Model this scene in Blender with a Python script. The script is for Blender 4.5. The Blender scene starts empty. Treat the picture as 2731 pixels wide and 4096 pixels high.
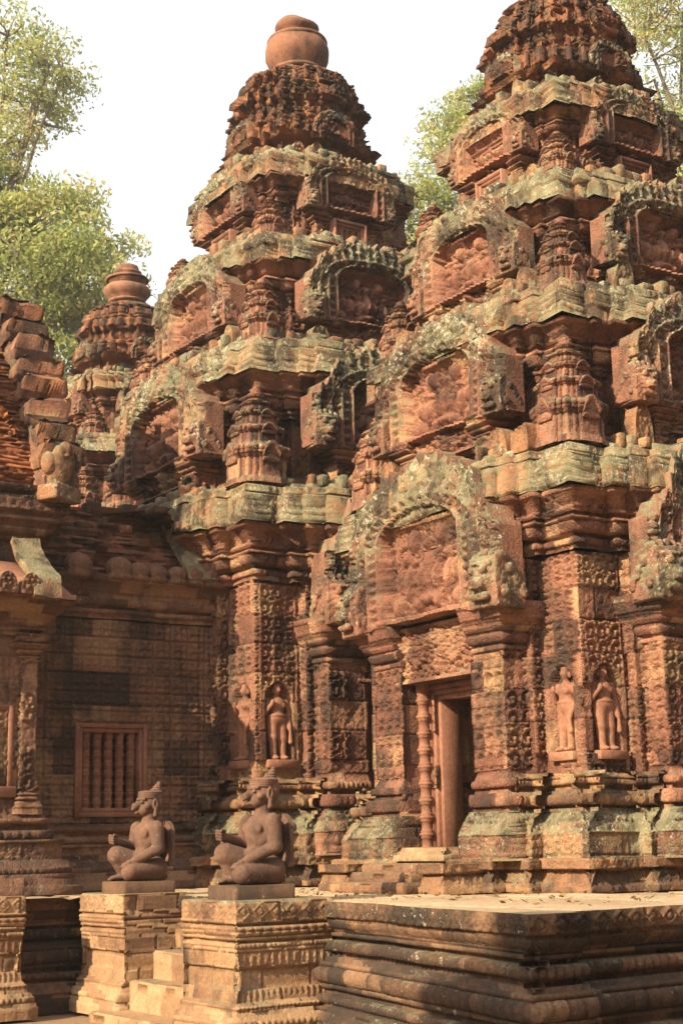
import bpy, math, random
import numpy as np
from mathutils import Matrix, Vector

SC = bpy.context.scene
COL = SC.collection
R = math.radians

# ------------------------------------------------------------------ camera
def cam_axes(yaw, pitch, roll):
    cy, sy, cp, sp = math.cos(yaw), math.sin(yaw), math.cos(pitch), math.sin(pitch)
    f = Vector((sy*cp, cy*cp, sp)); r = Vector((cy, -sy, 0)); u = r.cross(f)
    return (math.cos(roll)*r + math.sin(roll)*u, -math.sin(roll)*r + math.cos(roll)*u, f)
cr, cu, cf = cam_axes(R(-56.5), R(12.38), R(-1.2))
cam = bpy.data.cameras.new('camera'); camo = bpy.data.objects.new('camera', cam); COL.objects.link(camo)
camo.matrix_world = Matrix(((cr.x, cu.x, -cf.x, 0), (cr.y, cu.y, -cf.y, 0), (cr.z, cu.z, -cf.z, 1.40), (0, 0, 0, 1)))
cam.sensor_fit = 'VERTICAL'; cam.sensor_height = 36; cam.lens = 6060/4096*36
cam.clip_start = .05; cam.clip_end = 2000
SC.camera = camo

# ------------------------------------------------------------------ world, sun, exposure
SUN_EL, SUN_AZ = 30.0, -11.0           # elevation; degrees from east (-Y) towards south (-X)
sdir = Vector((-math.sin(R(SUN_AZ))*math.cos(R(SUN_EL)), -math.cos(R(SUN_AZ))*math.cos(R(SUN_EL)), math.sin(R(SUN_EL))))
world = bpy.data.worlds.new('World'); SC.world = world; world.use_nodes = True
wn = world.node_tree.nodes; wl = world.node_tree.links; wn.clear()
sky = wn.new('ShaderNodeTexSky'); sky.sky_type = 'NISHITA'; sky.sun_disc = False
sky.sun_elevation = R(SUN_EL); sky.sun_rotation = R(180 + SUN_AZ)
sky.air_density = 1.0; sky.dust_density = 6.0; sky.ozone_density = 1.0
mx = wn.new('ShaderNodeMixRGB'); mx.inputs[0].default_value = .62; mx.inputs[2].default_value = (7.1, 7.1, 7.1, 1)
bg = wn.new('ShaderNodeBackground'); bg.inputs[1].default_value = .11
wo = wn.new('ShaderNodeOutputWorld')
wl.new(sky.outputs[0], mx.inputs[1]); wl.new(mx.outputs[0], bg.inputs[0]); wl.new(bg.outputs[0], wo.inputs[0])
sl = bpy.data.lights.new('sun', 'SUN'); sl.energy = 5.0; sl.angle = R(.6); sl.color = (1.0, .82, .56)
so = bpy.data.objects.new('sun', sl); COL.objects.link(so)
so.rotation_euler = sdir.to_track_quat('Z', 'Y').to_euler(); so.location = (-10, -20, 20)
SC.view_settings.view_transform = 'Standard'; SC.view_settings.look = 'None'
SC.view_settings.exposure = 1.02; SC.view_settings.gamma = 1
SC.cycles.max_bounces = 5; SC.cycles.diffuse_bounces = 3; SC.cycles.use_denoising = True

# ------------------------------------------------------------------ noise
def h3(i, j, k, seed=0):
    n = (i.astype(np.int64)*374761393 + j.astype(np.int64)*668265263 + k.astype(np.int64)*2147483647 + seed*974711) & 0xffffffff
    n = ((n ^ (n >> 13))*1274126177) & 0xffffffff
    n = ((n ^ (n >> 15))*2246822519) & 0xffffffff
    return ((n ^ (n >> 16)) & 0xffffff)/16777216.0
def vnoise(p, seed=0):
    f = np.floor(p); t = p - f; t = t*t*(3 - 2*t); f = f.astype(np.int64); out = 0
    for a in (0, 1):
        wa = t[..., 0] if a else 1 - t[..., 0]
        for b in (0, 1):
            wb = t[..., 1] if b else 1 - t[..., 1]
            for c in (0, 1):
                wc = t[..., 2] if c else 1 - t[..., 2]
                out = out + wa*wb*wc*h3(f[..., 0] + a, f[..., 1] + b, f[..., 2] + c, seed)
    return out*2 - 1
def fbm(p, sc, octv=3, seed=0):
    o = 0; a = 1.0; tot = 0
    for k in range(octv):
        o = o + a*vnoise(p*sc*2**k, seed + k*17); tot += a; a *= .5
    return o/tot
def worley(u, v, seed=0):
    iu = np.floor(u).astype(np.int64); iv = np.floor(v).astype(np.int64)
    f1 = np.full(u.shape, 9.0); f2 = np.full(u.shape, 9.0)
    for a in (-1, 0, 1):
        for b in (-1, 0, 1):
            cx = iu + a + h3(iu + a, iv + b, iv*0 + 3, seed); cy = iv + b + h3(iu + a, iv + b, iv*0 + 7, seed)
            d = np.hypot(u - cx, v - cy)
            f2 = np.minimum(f2, np.maximum(f1, d)); f1 = np.minimum(f1, d)
    return f1, f2

# ------------------------------------------------------------------ materials
def new_mat(name):
    m = bpy.data.materials.new(name); m.use_nodes = True; nt = m.node_tree; nt.nodes.clear()
    return m, nt, nt.nodes, nt.links
class NB:
    def __init__(s, nt): s.nt = nt; s.n = nt.nodes; s.l = nt.links
    def noise(s, vec, scale, detail=5, rough=.6, dist=0):
        n = s.n.new('ShaderNodeTexNoise'); n.inputs['Scale'].default_value = scale; n.inputs['Detail'].default_value = detail
        n.inputs['Roughness'].default_value = rough; n.inputs['Distortion'].default_value = dist
        s.l.new(vec, n.inputs['Vector']); return n.outputs['Fac']
    def ramp(s, fac, *st):
        r = s.n.new('ShaderNodeValToRGB'); e = r.color_ramp.elements
        while len(e) < len(st): e.new(.5)
        for el, (p, c) in zip(e, st):
            el.position = p; el.color = c if isinstance(c, tuple) else (c, c, c, 1)
        s.l.new(fac, r.inputs[0]); return r.outputs[0]
    def mix(s, fac, a, b, mode='MIX'):
        m = s.n.new('ShaderNodeMixRGB'); m.blend_type = mode
        for i, x in enumerate((fac, a, b)):
            if isinstance(x, (int, float)): m.inputs[i].default_value = x if i == 0 else (x, x, x, 1)
            elif isinstance(x, tuple): m.inputs[i].default_value = x
            else: s.l.new(x, m.inputs[i])
        return m.outputs[0]
    def math(s, op, a, b=0.0, clamp=False):
        m = s.n.new('ShaderNodeMath'); m.operation = op; m.use_clamp = clamp
        for i, x in enumerate((a, b)):
            if isinstance(x, (int, float)): m.inputs[i].default_value = x
            else: s.l.new(x, m.inputs[i])
        return m.outputs[0]
    def scalevec(s, vec, xyz):
        m = s.n.new('ShaderNodeMapping'); m.inputs['Scale'].default_value = xyz; s.l.new(vec, m.inputs[0]); return m.outputs[0]

def stone(name, cols, dark=.5, lich=.5, bump=.5, carve=.0, rough=.92, lcol=(.27, .262, .165, 1), dcol=(.045, .034, .026, 1), speck=.2, base_sc=1.1):
    m, nt, N, L = new_mat(name); b = NB(nt)
    geo = N.new('ShaderNodeNewGeometry'); pos = geo.outputs['Position']
    at = N.new('ShaderNodeAttribute'); at.attribute_name = 'mask'
    sep = N.new('ShaderNodeSeparateColor'); L.new(at.outputs['Color'], sep.inputs[0])
    tint, lat, dat = sep.outputs[0], sep.outputs[1], sep.outputs[2]
    n1 = b.noise(pos, base_sc, 7, .62)
    f = b.math('ADD', b.math('MULTIPLY', b.math('ADD', b.math('MULTIPLY', n1, .7), b.math('MULTIPLY', b.noise(pos, 6.5, 6, .7), .3)), .80), b.math('MULTIPLY', tint, .40))
    k = len(cols)
    c = b.ramp(f, *[(.36 + .46*i/(k - 1), cc + (1,)) for i, cc in enumerate(cols)])
    fine = b.noise(pos, 34, 6, .7)
    c = b.mix(1.0, c, b.ramp(fine, (.25, (.62, .60, .58, 1)), (.75, (1.22, 1.2, 1.16, 1))), 'MULTIPLY')
    # dark patina in blots and run-off streaks
    st = b.noise(b.scalevec(pos, (2.6, 2.6, .55)), 1.0, 7, .68)
    bl = b.noise(pos, 4.2, 8, .7)
    dk = b.math('ADD', b.math('MULTIPLY', st, .55), b.math('MULTIPLY', bl, .45))
    dk = b.math('ADD', dk, b.math('MULTIPLY', b.math('SUBTRACT', dat, .5), .35))
    c = b.mix(b.math('MULTIPLY', b.ramp(dk, (.60 - .2*dark, 0.0), (.74 - .2*dark, 1.0)), .86), c, dcol)
    # lichen: on the bands that carry it and on tops
    sepn = N.new('ShaderNodeSeparateXYZ'); L.new(geo.outputs['Normal'], sepn.inputs[0])
    up = b.math('MULTIPLY', b.math('MAXIMUM', sepn.outputs[2], 0.0), .10)
    ln = b.math('ADD', b.math('MULTIPLY', b.noise(pos, 1.9, 10, .76), .52), b.math('MULTIPLY', b.noise(pos, 24, 8, .8), .48))
    lf = b.math('ADD', ln, b.math('ADD', b.math('MULTIPLY', lat, .14), up))
    lcm = b.mix(b.ramp(b.noise(pos, 8.5, 7, .7), (.35, 0.0), (.65, 1.0)), lcol, (lcol[0]*.40, lcol[1]*.46, lcol[2]*.40, 1))
    c = b.mix(b.math('MULTIPLY', b.ramp(lf, (.69 - .2*lich, 0.0), (.76 - .2*lich, 1.0)), .82), c, lcm)
    lk = b.math('ADD', b.noise(b.scalevec(pos, (1.7, 1.7, 1.1)), 1.0, 9, .78), b.math('MULTIPLY', lat, .05))
    c = b.mix(b.math('MULTIPLY', b.math('MULTIPLY', b.ramp(lk, (.545, 0.0), (.60, 1.0)), b.ramp(lat, (.2, 0.0), (.5, 1.0))), .80), c, dcol)
    wf = b.ramp(b.math('ADD', b.math('ADD', b.noise(pos, 23, 6, .7), b.math('MULTIPLY', b.noise(pos, 2.3, 3), .4)), b.math('MULTIPLY', lat, .12)), (.90 - .06*speck, 0.0), (.94 - .06*speck, 1.0))
    c = b.mix(b.math('MULTIPLY', wf, .55), c, (.50, .48, .36, 1))
    bs = N.new('ShaderNodeBsdfPrincipled'); L.new(c, bs.inputs['Base Color']); bs.inputs['Roughness'].default_value = rough
    bs.inputs['Specular IOR Level'].default_value = .25
    hgt = b.math('ADD', b.math('MULTIPLY', b.noise(pos, 90, 5, .75), .45), b.math('MULTIPLY', b.noise(pos, 22, 7, .75), .60))
    if carve:
        vo = N.new('ShaderNodeTexVoronoi'); vo.feature = 'DISTANCE_TO_EDGE'; vo.inputs['Scale'].default_value = 24
        wv = N.new('ShaderNodeTexNoise'); wv.inputs['Scale'].default_value = 11; L.new(pos, wv.inputs['Vector']); L.new(b.mix(.10, pos, wv.outputs['Color'], 'ADD'), vo.inputs['Vector'])
        hgt = b.math('ADD', hgt, b.math('MULTIPLY', b.ramp(vo.outputs['Distance'], (.02, 0.0), (.16, 1.0)), .75*carve))
    bp = N.new('ShaderNodeBump'); bp.inputs['Strength'].default_value = bump; bp.inputs['Distance'].default_value = .045
    L.new(hgt, bp.inputs['Height']); L.new(bp.outputs[0], bs.inputs['Normal'])
    o = N.new('ShaderNodeOutputMaterial'); L.new(bs.outputs[0], o.inputs[0])
    return m

RED = [(.065, .037, .029), (.18, .082, .056), (.275, .128, .084), (.35, .178, .112), (.44, .28, .155)]
GOLD = [(.17, .098, .062), (.28, .165, .092), (.38, .235, .132), (.44, .30, .175)]
TERR = [(.040, .029, .023), (.085, .052, .036), (.15, .085, .052), (.22, .125, .075), (.29, .18, .105)]
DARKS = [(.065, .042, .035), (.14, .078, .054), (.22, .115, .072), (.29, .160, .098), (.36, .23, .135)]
M = {}
M['red'] = stone('red_sandstone', RED, dark=.64, lich=.54, bump=.55, carve=.55)
M['plain'] = stone('smooth_sandstone', RED, dark=.35, lich=.2, bump=.35)
M['gold'] = stone('yellow_sandstone', GOLD, dark=.44, lich=.42, bump=.4, carve=.2)
M['base'] = stone('base_sandstone', [(.10, .062, .042), (.22, .118, .070), (.31, .17, .092), (.40, .25, .135)], dark=.60, lich=.52, bump=.5, carve=.35)
M['terr'] = stone('terrace_sandstone', TERR, dark=.78, lich=.38, bump=.55, carve=.2, speck=.7)
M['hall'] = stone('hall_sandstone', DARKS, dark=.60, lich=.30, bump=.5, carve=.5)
M['crown'] = stone('dark_crown_sandstone', [(.10, .055, .038), (.20, .085, .05), (.30, .12, .06), (.34, .18, .09)], dark=.80, lich=.42, bump=.55, carve=.4)
M['pot'] = stone('terracotta_sandstone', [(.15, .075, .05), (.27, .13, .08), (.34, .19, .12)], dark=.66, lich=.42, bump=.3)
M['statue'] = stone('statue_sandstone', [(.085, .056, .043), (.15, .086, .062), (.25, .135, .09)], dark=.50, lich=.0, bump=.25, base_sc=4, speck=.6)
M['plinth'] = stone('plinth_sandstone', [(.10, .06, .04), (.15, .085, .05), (.24, .12, .07)], dark=.6, lich=.0, bump=.3)
M['brick'] = stone('weathered_brick', [(.10, .05, .032), (.17, .075, .042), (.27, .11, .055), (.34, .14, .06)], dark=.62, lich=.22, bump=.6)
M['brickred'] = stone('orange_brick', [(.22, .08, .04), (.34, .12, .05), (.40, .17, .07)], dark=.66, lich=.15, bump=.6)
M['floor'] = stone('paving_sandstone', [(.36, .26, .17), (.44, .33, .21), (.52, .40, .26)], dark=.15, lich=.0, bump=.3, base_sc=.8)
M['earth'] = stone('sandy_earth', [(.20, .13, .08), (.30, .20, .12), (.38, .27, .17)], dark=.3, lich=.0, bump=.5)
M['ped'] = stone('pediment_sandstone', RED, dark=.60, lich=.52, bump=.5, carve=.35)
M['lichen'] = stone('lichened_sandstone', [(.24, .12, .07), (.34, .17, .09), (.42, .25, .13)], dark=.64, lich=.58, bump=.55, carve=.3)

# ------------------------------------------------------------------ mesh building
class MB:
    def __init__(s): s.v = []; s.f4 = []; s.f3 = []; s.k = []; s.n = 0
    def add(s, V, quads=None, tris=None, mask=(.5, 0, .5)):
        V = np.asarray(V, float).reshape(-1, 3); s.v.append(V)
        mk = np.asarray(mask, float)
        if mk.ndim == 1: mk = np.tile(mk, (len(V), 1))
        s.k.append(mk)
        if quads is not None and len(quads): s.f4.append(np.asarray(quads).reshape(-1, 4) + s.n)
        if tris is not None and len(tris): s.f3.append(np.asarray(tris).reshape(-1, 3) + s.n)
        s.n += len(V)
    def xform(s, fn):
        s.v = [fn(v) for v in s.v]; return s
    def data(s, name):
        V = np.concatenate(s.v); K = np.concatenate(s.k)
        q = np.concatenate(s.f4) if s.f4 else np.zeros((0, 4), int); t = np.concatenate(s.f3) if s.f3 else np.zeros((0, 3), int)
        me = bpy.data.meshes.new(name)
        me.vertices.add(len(V)); me.vertices.foreach_set('co', V.astype(np.float32).ravel())
        me.loops.add(q.size + t.size); me.loops.foreach_set('vertex_index', np.concatenate((q.ravel(), t.ravel())).astype(np.int32))
        me.polygons.add(len(q) + len(t))
        tot = np.concatenate((np.full(len(q), 4), np.full(len(t), 3))); st = np.concatenate(([0], np.cumsum(tot)[:-1])) if len(tot) else tot
        me.polygons.foreach_set('loop_start', st.astype(np.int32)); me.polygons.foreach_set('loop_total', tot.astype(np.int32))
        a = me.attributes.new('mask', 'FLOAT_COLOR', 'POINT')
        a.data.foreach_set('color', np.concatenate((K, np.ones((len(K), 1))), 1).astype(np.float32).ravel())
        me.update(calc_edges=True)
        return me
    def build(s, name, mat, parent=None, smooth=False, loc=None, rotz=0, scale=None):
        me = s.data(name); me.materials.append(mat)
        if smooth: me.polygons.foreach_set('use_smooth', np.ones(len(me.polygons), bool))
        o = bpy.data.objects.new(name, me); COL.objects.link(o); o.parent = parent
        if loc is not None: o.location = loc
        if rotz: o.rotation_euler = (0, 0, rotz)
        if scale: o.scale = scale
        return o
def grid_quads(nr, nc, wrap=False):
    r = np.arange(nr - 1)[:, None]; c = np.arange(nc if wrap else nc - 1)[None, :]; c2 = (c + 1) % nc
    return np.stack((r*nc + c, r*nc + c2, (r + 1)*nc + c2, (r + 1)*nc + c), -1).reshape(-1, 4)
def thing(name, label, cat, loc=(0, 0, 0), group=None, rotz=0):
    o = bpy.data.objects.new(name, None); COL.objects.link(o); o.location = loc; o.rotation_euler = (0, 0, rotz)
    o['label'] = label; o['category'] = cat
    if group: o['group'] = group
    o.empty_display_size = .2
    return o
def link_copy(o, parent, rotz=0, loc=None, scale=None):
    c = o.copy(); COL.objects.link(c); c.parent = parent
    c.rotation_euler = (0, 0, o.rotation_euler[2] + rotz)
    if loc is not None: c.location = loc
    if scale: c.scale = scale
    for ch in o.children:
        d = ch.copy(); COL.objects.link(d); d.parent = c
    return c

# ---- carving: outward displacement in metres over a band, s along an edge of length L, v up a band of height H
def frac(x): return x - np.floor(x)
def st_plain(s, v, L, H, p, sd): return 0*s
def st_torus(s, v, L, H, p, sd): return p.get('a', .3*H)*np.sin(np.pi*np.clip(v/H, 0, 1))
def _n(L, per): return np.maximum(1, np.round(L/per))
def st_petal(s, v, L, H, p, sd):
    n = _n(L, p.get('per', .09)); t = frac(s/L*n)*2 - 1; w = v/H
    if p.get('down'): w = 1 - w
    body = np.sqrt(np.clip(1 - t**2, 0, 1))*np.sqrt(np.clip(1 - (2*w - 1)**4, 0, 1))
    inner = np.where(np.abs(t) < .5*(1.1 - w), .25, 0)
    return p.get('a', .03)*(.3*np.sin(np.pi*w) + .7*body - inner*.4)
def st_bead(s, v, L, H, p, sd):
    n = _n(L, p.get('per', H*1.0)); t = frac(s/L*n)*2 - 1; w = v/H*2 - 1
    return p.get('a', H*.35)*(.15 + .85*np.clip(1 - t**2, 0, 1)**.8)*np.sqrt(np.clip(1 - w**2, 0, 1))
def st_dentil(s, v, L, H, p, sd):
    n = _n(L, p.get('per', .05)); return p.get('a', .012)*(frac(s/L*n) < .55)
def st_leafrow(s, v, L, H, p, sd):
    n = _n(L, p.get('per', .06)); t = np.abs(frac(s/L*n)*2 - 1); w = v/H
    if p.get('down'): w = 1 - w
    return p.get('a', .012)*((w < 1 - t*.8)*(.6 + .4*(t < .15)))
def st_diamond(s, v, L, H, p, sd):
    n = _n(L, H*1.15); t = np.abs(frac(s/L*n)*2 - 1) + np.abs(2*v/H - 1)
    return 1.7*p.get('a', .010)*(np.where(t < .95, 1, 0) - np.where(t < .72, 1, 0) + np.where(t < .42, 1, 0) - np.where(t < .16, .6, 0))
def st_floral(s, v, L, H, p, sd):
    c = p.get('c', .062); f1, f2 = worley((s + 3.1*sd)/c, (v + 1.7*sd)/c, sd); a = p.get('a', .013)*1.7
    g1, g2 = worley((s + 9.1*sd)/(c*.5), v/(c*.5), sd + 5)
    edge = np.minimum(np.minimum(s, L - s), np.minimum(v, H - v)) < .013
    return np.where(edge, a*.9, 1.25*a*(np.clip((f2 - f1)*3.6, 0, 1) + .30*np.clip((g2 - g1)*3, 0, 1) - .6))
def scroll(a, b, per, amp, sd):
    r = np.hypot(a, b)/per; th = np.arctan2(b, a)
    sp = np.clip(np.sin(th + r*2*np.pi*2.1)*2.2, -1, 1)
    d = np.where(r < .46, .5*sp + .6*(r < .10), np.where(r < .5, .75, 0))
    f1, f2 = worley(a/per*4 + 11*sd, b/per*4, sd)
    return amp*np.where(r < .5, d, np.clip((f2 - f1)*4, 0, 1) - .45)
def st_scroll(s, v, L, H, p, sd):
    per = p.get('per', .16)*1.05; n = np.maximum(1, np.round(L/per)); w = L/n
    a = (frac(s/L*n) - .5)*w; k = np.maximum(1, round(H/per)); b = (frac(v/H*k) - .5)*(H/k)
    d = scroll(a*.16/w, b*.16*k/H, .16, p.get('a', .013)*1.7, sd)
    d = np.where(np.abs(np.abs(a)/w - .46) < .022, -.006, np.where(np.abs(a)/w > .47, p.get('a', .013)*.9, d))
    return d
def st_squares(s, v, L, H, p, sd):
    q = p.get('q', .17); n = _n(L, q); m = max(1, round(H/q)); a = frac(s/L*n) - .5; b = frac(v/H*m) - .5
    r = np.hypot(a, b); th = np.arctan2(b, a)
    d = .6*np.cos(4*th)*np.sin(np.clip(r, 0, .5)*2*np.pi) + .8*(r < .1) - .9*(np.maximum(np.abs(a), np.abs(b)) > .455)
    return p.get('a', .011)*d
def st_pier(s, v, L, H, p, sd):
    a = p.get('a', .014); d = st_scroll(s, v, L, H, dict(per=.15, a=a), sd)
    big = (L > .40) & (L < 1.2)
    t = s - L*.5; hw = p.get('nw', .135); z0 = H*p.get('n0', .10); z1 = H*p.get('n1', .50)
    arch = z1 - .5*hw*(np.abs(t)/hw)**2*1.6
    inside = (np.abs(t) < hw) & (v > z0) & (v < arch)
    frame = (np.abs(t) < hw + .045) & (v > z0 - .08) & (v < z1 + .03 - .6*np.abs(t)) & ~inside
    top = (np.abs(t) < hw + .06) & (v >= z1)
    flor = scroll(np.mod(t + .07, .14) - .07, np.mod(v, .14) - .07, .14, a*1.7, sd + 3)
    strip = np.abs(t) > hw + .05
    dd = np.where(top | (np.abs(t) < hw + .05), flor, d)
    dd = np.where(np.abs(np.abs(t) - hw - .055) < .010, a*1.1, dd)
    dd = np.where(frame, .018, dd); dd = np.where(inside, -.075, dd)
    return np.where(big, dd, d)
ST = dict(plain=st_plain, torus=st_torus, petal=st_petal, bead=st_bead, dentil=st_dentil, leafrow=st_leafrow, diamond=st_diamond,
          floral=st_floral, scroll=st_scroll, squares=st_squares, pier=st_pier)
FINE = {'floral': 1.0, 'scroll': .8, 'squares': .9, 'pier': .8, 'petal': .8, 'bead': .6, 'diamond': .8, 'leafrow': .8, 'torus': 1.0, 'dentil': 3, 'plain': 3}

def ring_stack(mb, poly, segs, z0, seg=.02, seed=1, es=None, rough=.010, block=.006, closed=True, cap=True, capb=False, vis=None, bl=.46, bh=.27):
    """poly: CCW rectilinear outline; segs: (style, height, off0, off1, params) from the bottom up."""
    P = np.array(poly, float); n = len(P); ne = n if closed else n - 1
    E = [(P[(i + 1) % n] - P[i]) for i in range(ne)]; Ln = [np.hypot(*e) for e in E]
    Nn = [np.array((e[1], -e[0]))/l for e, l in zip(E, Ln)]
    if es is None: es = [1.0]*ne
    base, mul, nor, ss, LL, uu, fin = [], [], [], [], [], [], []
    for i in range(ne):
        nx = Nn[i]; good = (nx[0] > .5 or nx[1] < -.5) if vis is None else vis(nx)
        k = max(1, int(math.ceil(Ln[i]/(seg if good else max(seg*5, .1)))))
        for j in range(k):
            t = j/k
            if j == 0:
                pi = (i - 1) % ne if (closed or i > 0) else None
                m = Nn[i]*es[i] + (Nn[pi]*es[pi] if pi is not None else 0)
                if pi is not None and es[i] == es[pi] == 1: m = m/(1 + Nn[i]@Nn[pi])
                dn = Nn[i] + (Nn[pi] if pi is not None else 0)
                if pi is not None: dn = dn/(1 + max(0, Nn[i]@Nn[pi]))
            else: m = Nn[i]*es[i]; dn = Nn[i]
            base.append(P[i] + E[i]*t); mul.append(m); nor.append(dn); ss.append(max(1e-4, t*Ln[i])); LL.append(Ln[i]); fin.append(1.0 if good else .2)
            q = P[i] + E[i]*t; uu.append(q[0]*abs(nx[1]) + q[1]*abs(nx[0]) + 7.3*i)
    if not closed:
        base.append(P[-1]); mul.append(Nn[-1]*es[-1]); nor.append(Nn[-1]); ss.append(Ln[-1]); LL.append(Ln[-1]); fin.append(1.0); uu.append(uu[-1])
    base = np.array(base); mul = np.array(mul); nor = np.array(nor); ss = np.array(ss); LL = np.array(LL); fin = np.array(fin); uu = np.array(uu)
    nc = len(base); rows = []; masks = []; z = z0
    for si, sg in enumerate(segs):
        st, H, o0, o1 = sg[:4]; p = sg[4] if len(sg) > 4 else {}
        k = max(1, int(round(H/(seg*FINE[st])))); k = min(k, 400)
        if st in ('torus', 'petal', 'bead'): k = max(k, 4)
        v = np.linspace(0, H, k + 1)
        o = o0 + (o1 - o0)*v/H
        if p.get('curve'): o = o0 + (o1 - o0)*(v/H)**p['curve']
        S, V = np.meshgrid(ss, v); D = ST[st](S, V, LL[None, :], H, p, seed + si*3)*fin[None, :]*es_arr(mul)
        X = base[None, :, 0] + mul[None, :, 0]*o[:, None] + nor[None, :, 0]*D
        Y = base[None, :, 1] + mul[None, :, 1]*o[:, None] + nor[None, :, 1]*D
        Zz = np.repeat((z + v)[:, None], nc, 1)
        if 'sc' in p:
            kk = (p['sc'][0] + (p['sc'][1] - p['sc'][0])*(v/H)**p.get('pw', 1.0))[:, None]; X = X*kk; Y = Y*kk
        bz = np.floor((Zz + .001)/p.get('bh', bh)); bu = np.floor(uu[None, :]/p.get('bl', bl) + .5*(bz % 2) + .37*si)
        hb = h3(bu, bz, bz*0 + seed, seed); hb2 = h3(bu, bz, bz*0 + seed + 9, seed + 4)
        if st in ('scroll', 'pier', 'floral', 'squares'):
            w_ = np.where((hb2 < .20) & (D > -.05), .85, 0); X -= nor[None, :, 0]*D*w_; Y -= nor[None, :, 1]*D*w_
        bo = (hb2 - .5)*2*p.get('block', block)
        if seg < .02 and p.get('block', block) > 0:
            fu = frac(uu[None, :]/p.get('bl', bl) + .5*(bz % 2) + .37*si)*p.get('bl', bl); fz = frac((Zz + .001)/p.get('bh', bh))*p.get('bh', bh)
            bo = bo - .016*((fu < .011) | (fz < .009))*(nor[None, :, 0]**2 + nor[None, :, 1]**2 < 1.5)
        X += nor[None, :, 0]*bo; Y += nor[None, :, 1]*bo
        pt = np.stack((X, Y, Zz), -1)
        mk = np.stack((hb, np.full_like(hb, p.get('lich', 0)), np.full_like(hb, p.get('dark', .5)) + (hb2 - .5)*.3), -1)
        rows.append(pt); masks.append(mk); z += H
    pt = np.concatenate(rows); mk = np.concatenate(masks)
    if rough:
        w = pt + seed*3.7
        d = fbm(w, 2.2, 3, seed)*rough*1.3 + fbm(w, 11, 2, seed + 5)*rough*.45
        ch = np.clip(fbm(w, 4.5, 3, seed + 8) - .26, 0, 1)*rough*8
        dd = d - ch
        pt[..., 0] += nor[None, :, 0]*dd*.7; pt[..., 1] += nor[None, :, 1]*dd*.7
        pt[..., 2] += fbm(w, 1.6, 2, seed + 11)*rough*1.0
    nr = pt.shape[0]
    mb.add(pt, grid_quads(nr, nc, closed), mask=mk.reshape(-1, 3))
    if cap and closed:
        c = np.array([[P[:, 0].mean(), P[:, 1].mean(), z]]); top = pt[-1]
        V = np.concatenate((top, c)); a = np.arange(nc); mb.add(V, tris=np.stack((a, (a + 1) % nc, np.full(nc, nc)), -1), mask=(.5, .4, .6))
    if capb and closed:
        c = np.array([[P[:, 0].mean(), P[:, 1].mean(), z0]]); top = pt[0]
        V = np.concatenate((top, c)); a = np.arange(nc); mb.add(V, tris=np.stack(((a + 1) % nc, a, np.full(nc, nc)), -1))
    return z
def es_arr(mul): return (np.abs(mul).max(1) > .01)[None, :]*1.0
def rect(x0, x1, y0, y1): return [(x0, y0), (x1, y0), (x1, y1), (x0, y1)]
def plan(h, steps, sides=None):
    """cross-shaped outline: steps from the middle of a side outwards as (x, depth)."""
    out = []
    for k in range(4):
        st = steps if not sides or sides.get(k) is None else sides[k]
        side = [(-h, -h)] + [(-x, -d) for x, d in reversed(st)] + [(x, -d) for x, d in st]
        for x, y in side:
            for _ in range(k): x, y = -y, x
            out.append((x, y))
    # drop repeated or straight points
    res = []
    n = len(out)
    for i in range(n):
        a, b, c = np.array(out[i - 1]), np.array(out[i]), np.array(out[(i + 1) % n])
        if abs(np.cross(b - a, c - b)) > 1e-7: res.append(out[i])
    return res
def box(mb, x0, x1, y0, y1, z0, z1, bev=.008, mask=(.5, 0, .5), jit=0, rs=None):
    b = min(bev, .3*min(x1 - x0, y1 - y0, z1 - z0))
    xs = [x0, x0 + b, x1 - b, x1]; ys = [y0, y0 + b, y1 - b, y1]
    def ring(i, z): # i inset
        a = b if i else 0
        return [(x0 + b + 0*a, y0 + a, z), (x1 - b, y0 + a, z), (x1 - a, y0 + b, z), (x1 - a, y1 - b, z), (x1 - b, y1 - a, z), (x0 + b, y1 - a, z), (x0 + a, y1 - b, z), (x0 + a, y0 + b, z)]
    V = ring(1, z0) + ring(0, z0 + b) + ring(0, z1 - b) + ring(1, z1)
    V = np.array(V)
    if jit and rs is not None: V = V + rs.uniform(-jit, jit, (1, 3))
    q = grid_quads(4, 8, True).tolist()
    c0 = V[:8].mean(0); c1 = V[24:].mean(0); V = np.vstack((V, c0, c1))
    t = [((i + 1) % 8, i, 32) for i in range(8)] + [(24 + i, 24 + (i + 1) % 8, 33) for i in range(8)]
    mb.add(V, q, t, mask)
def lathe(mb, prof, n=24, c=(0, 0), mask=(.5, 0, .5), lob=0, sq=0):
    a = np.arange(n)/n*2*np.pi; P = np.array(prof, float)
    rr = P[:, 0][:, None]*(1 + lob*np.cos(a*12)[None, :])
    X = c[0] + rr*np.cos(a); Y = c[1] + rr*np.sin(a); Zz = np.repeat(P[:, 1][:, None], n, 1)
    pt = np.stack((X, Y, Zz), -1); mb.add(pt, grid_quads(len(P), n, True), mask=mask)
    V = np.vstack((pt[-1], [[c[0], c[1], P[-1, 1]]])); k = np.arange(n); mb.add(V, tris=np.stack((k, (k + 1) % n, np.full(n, n)), -1), mask=mask)
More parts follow.
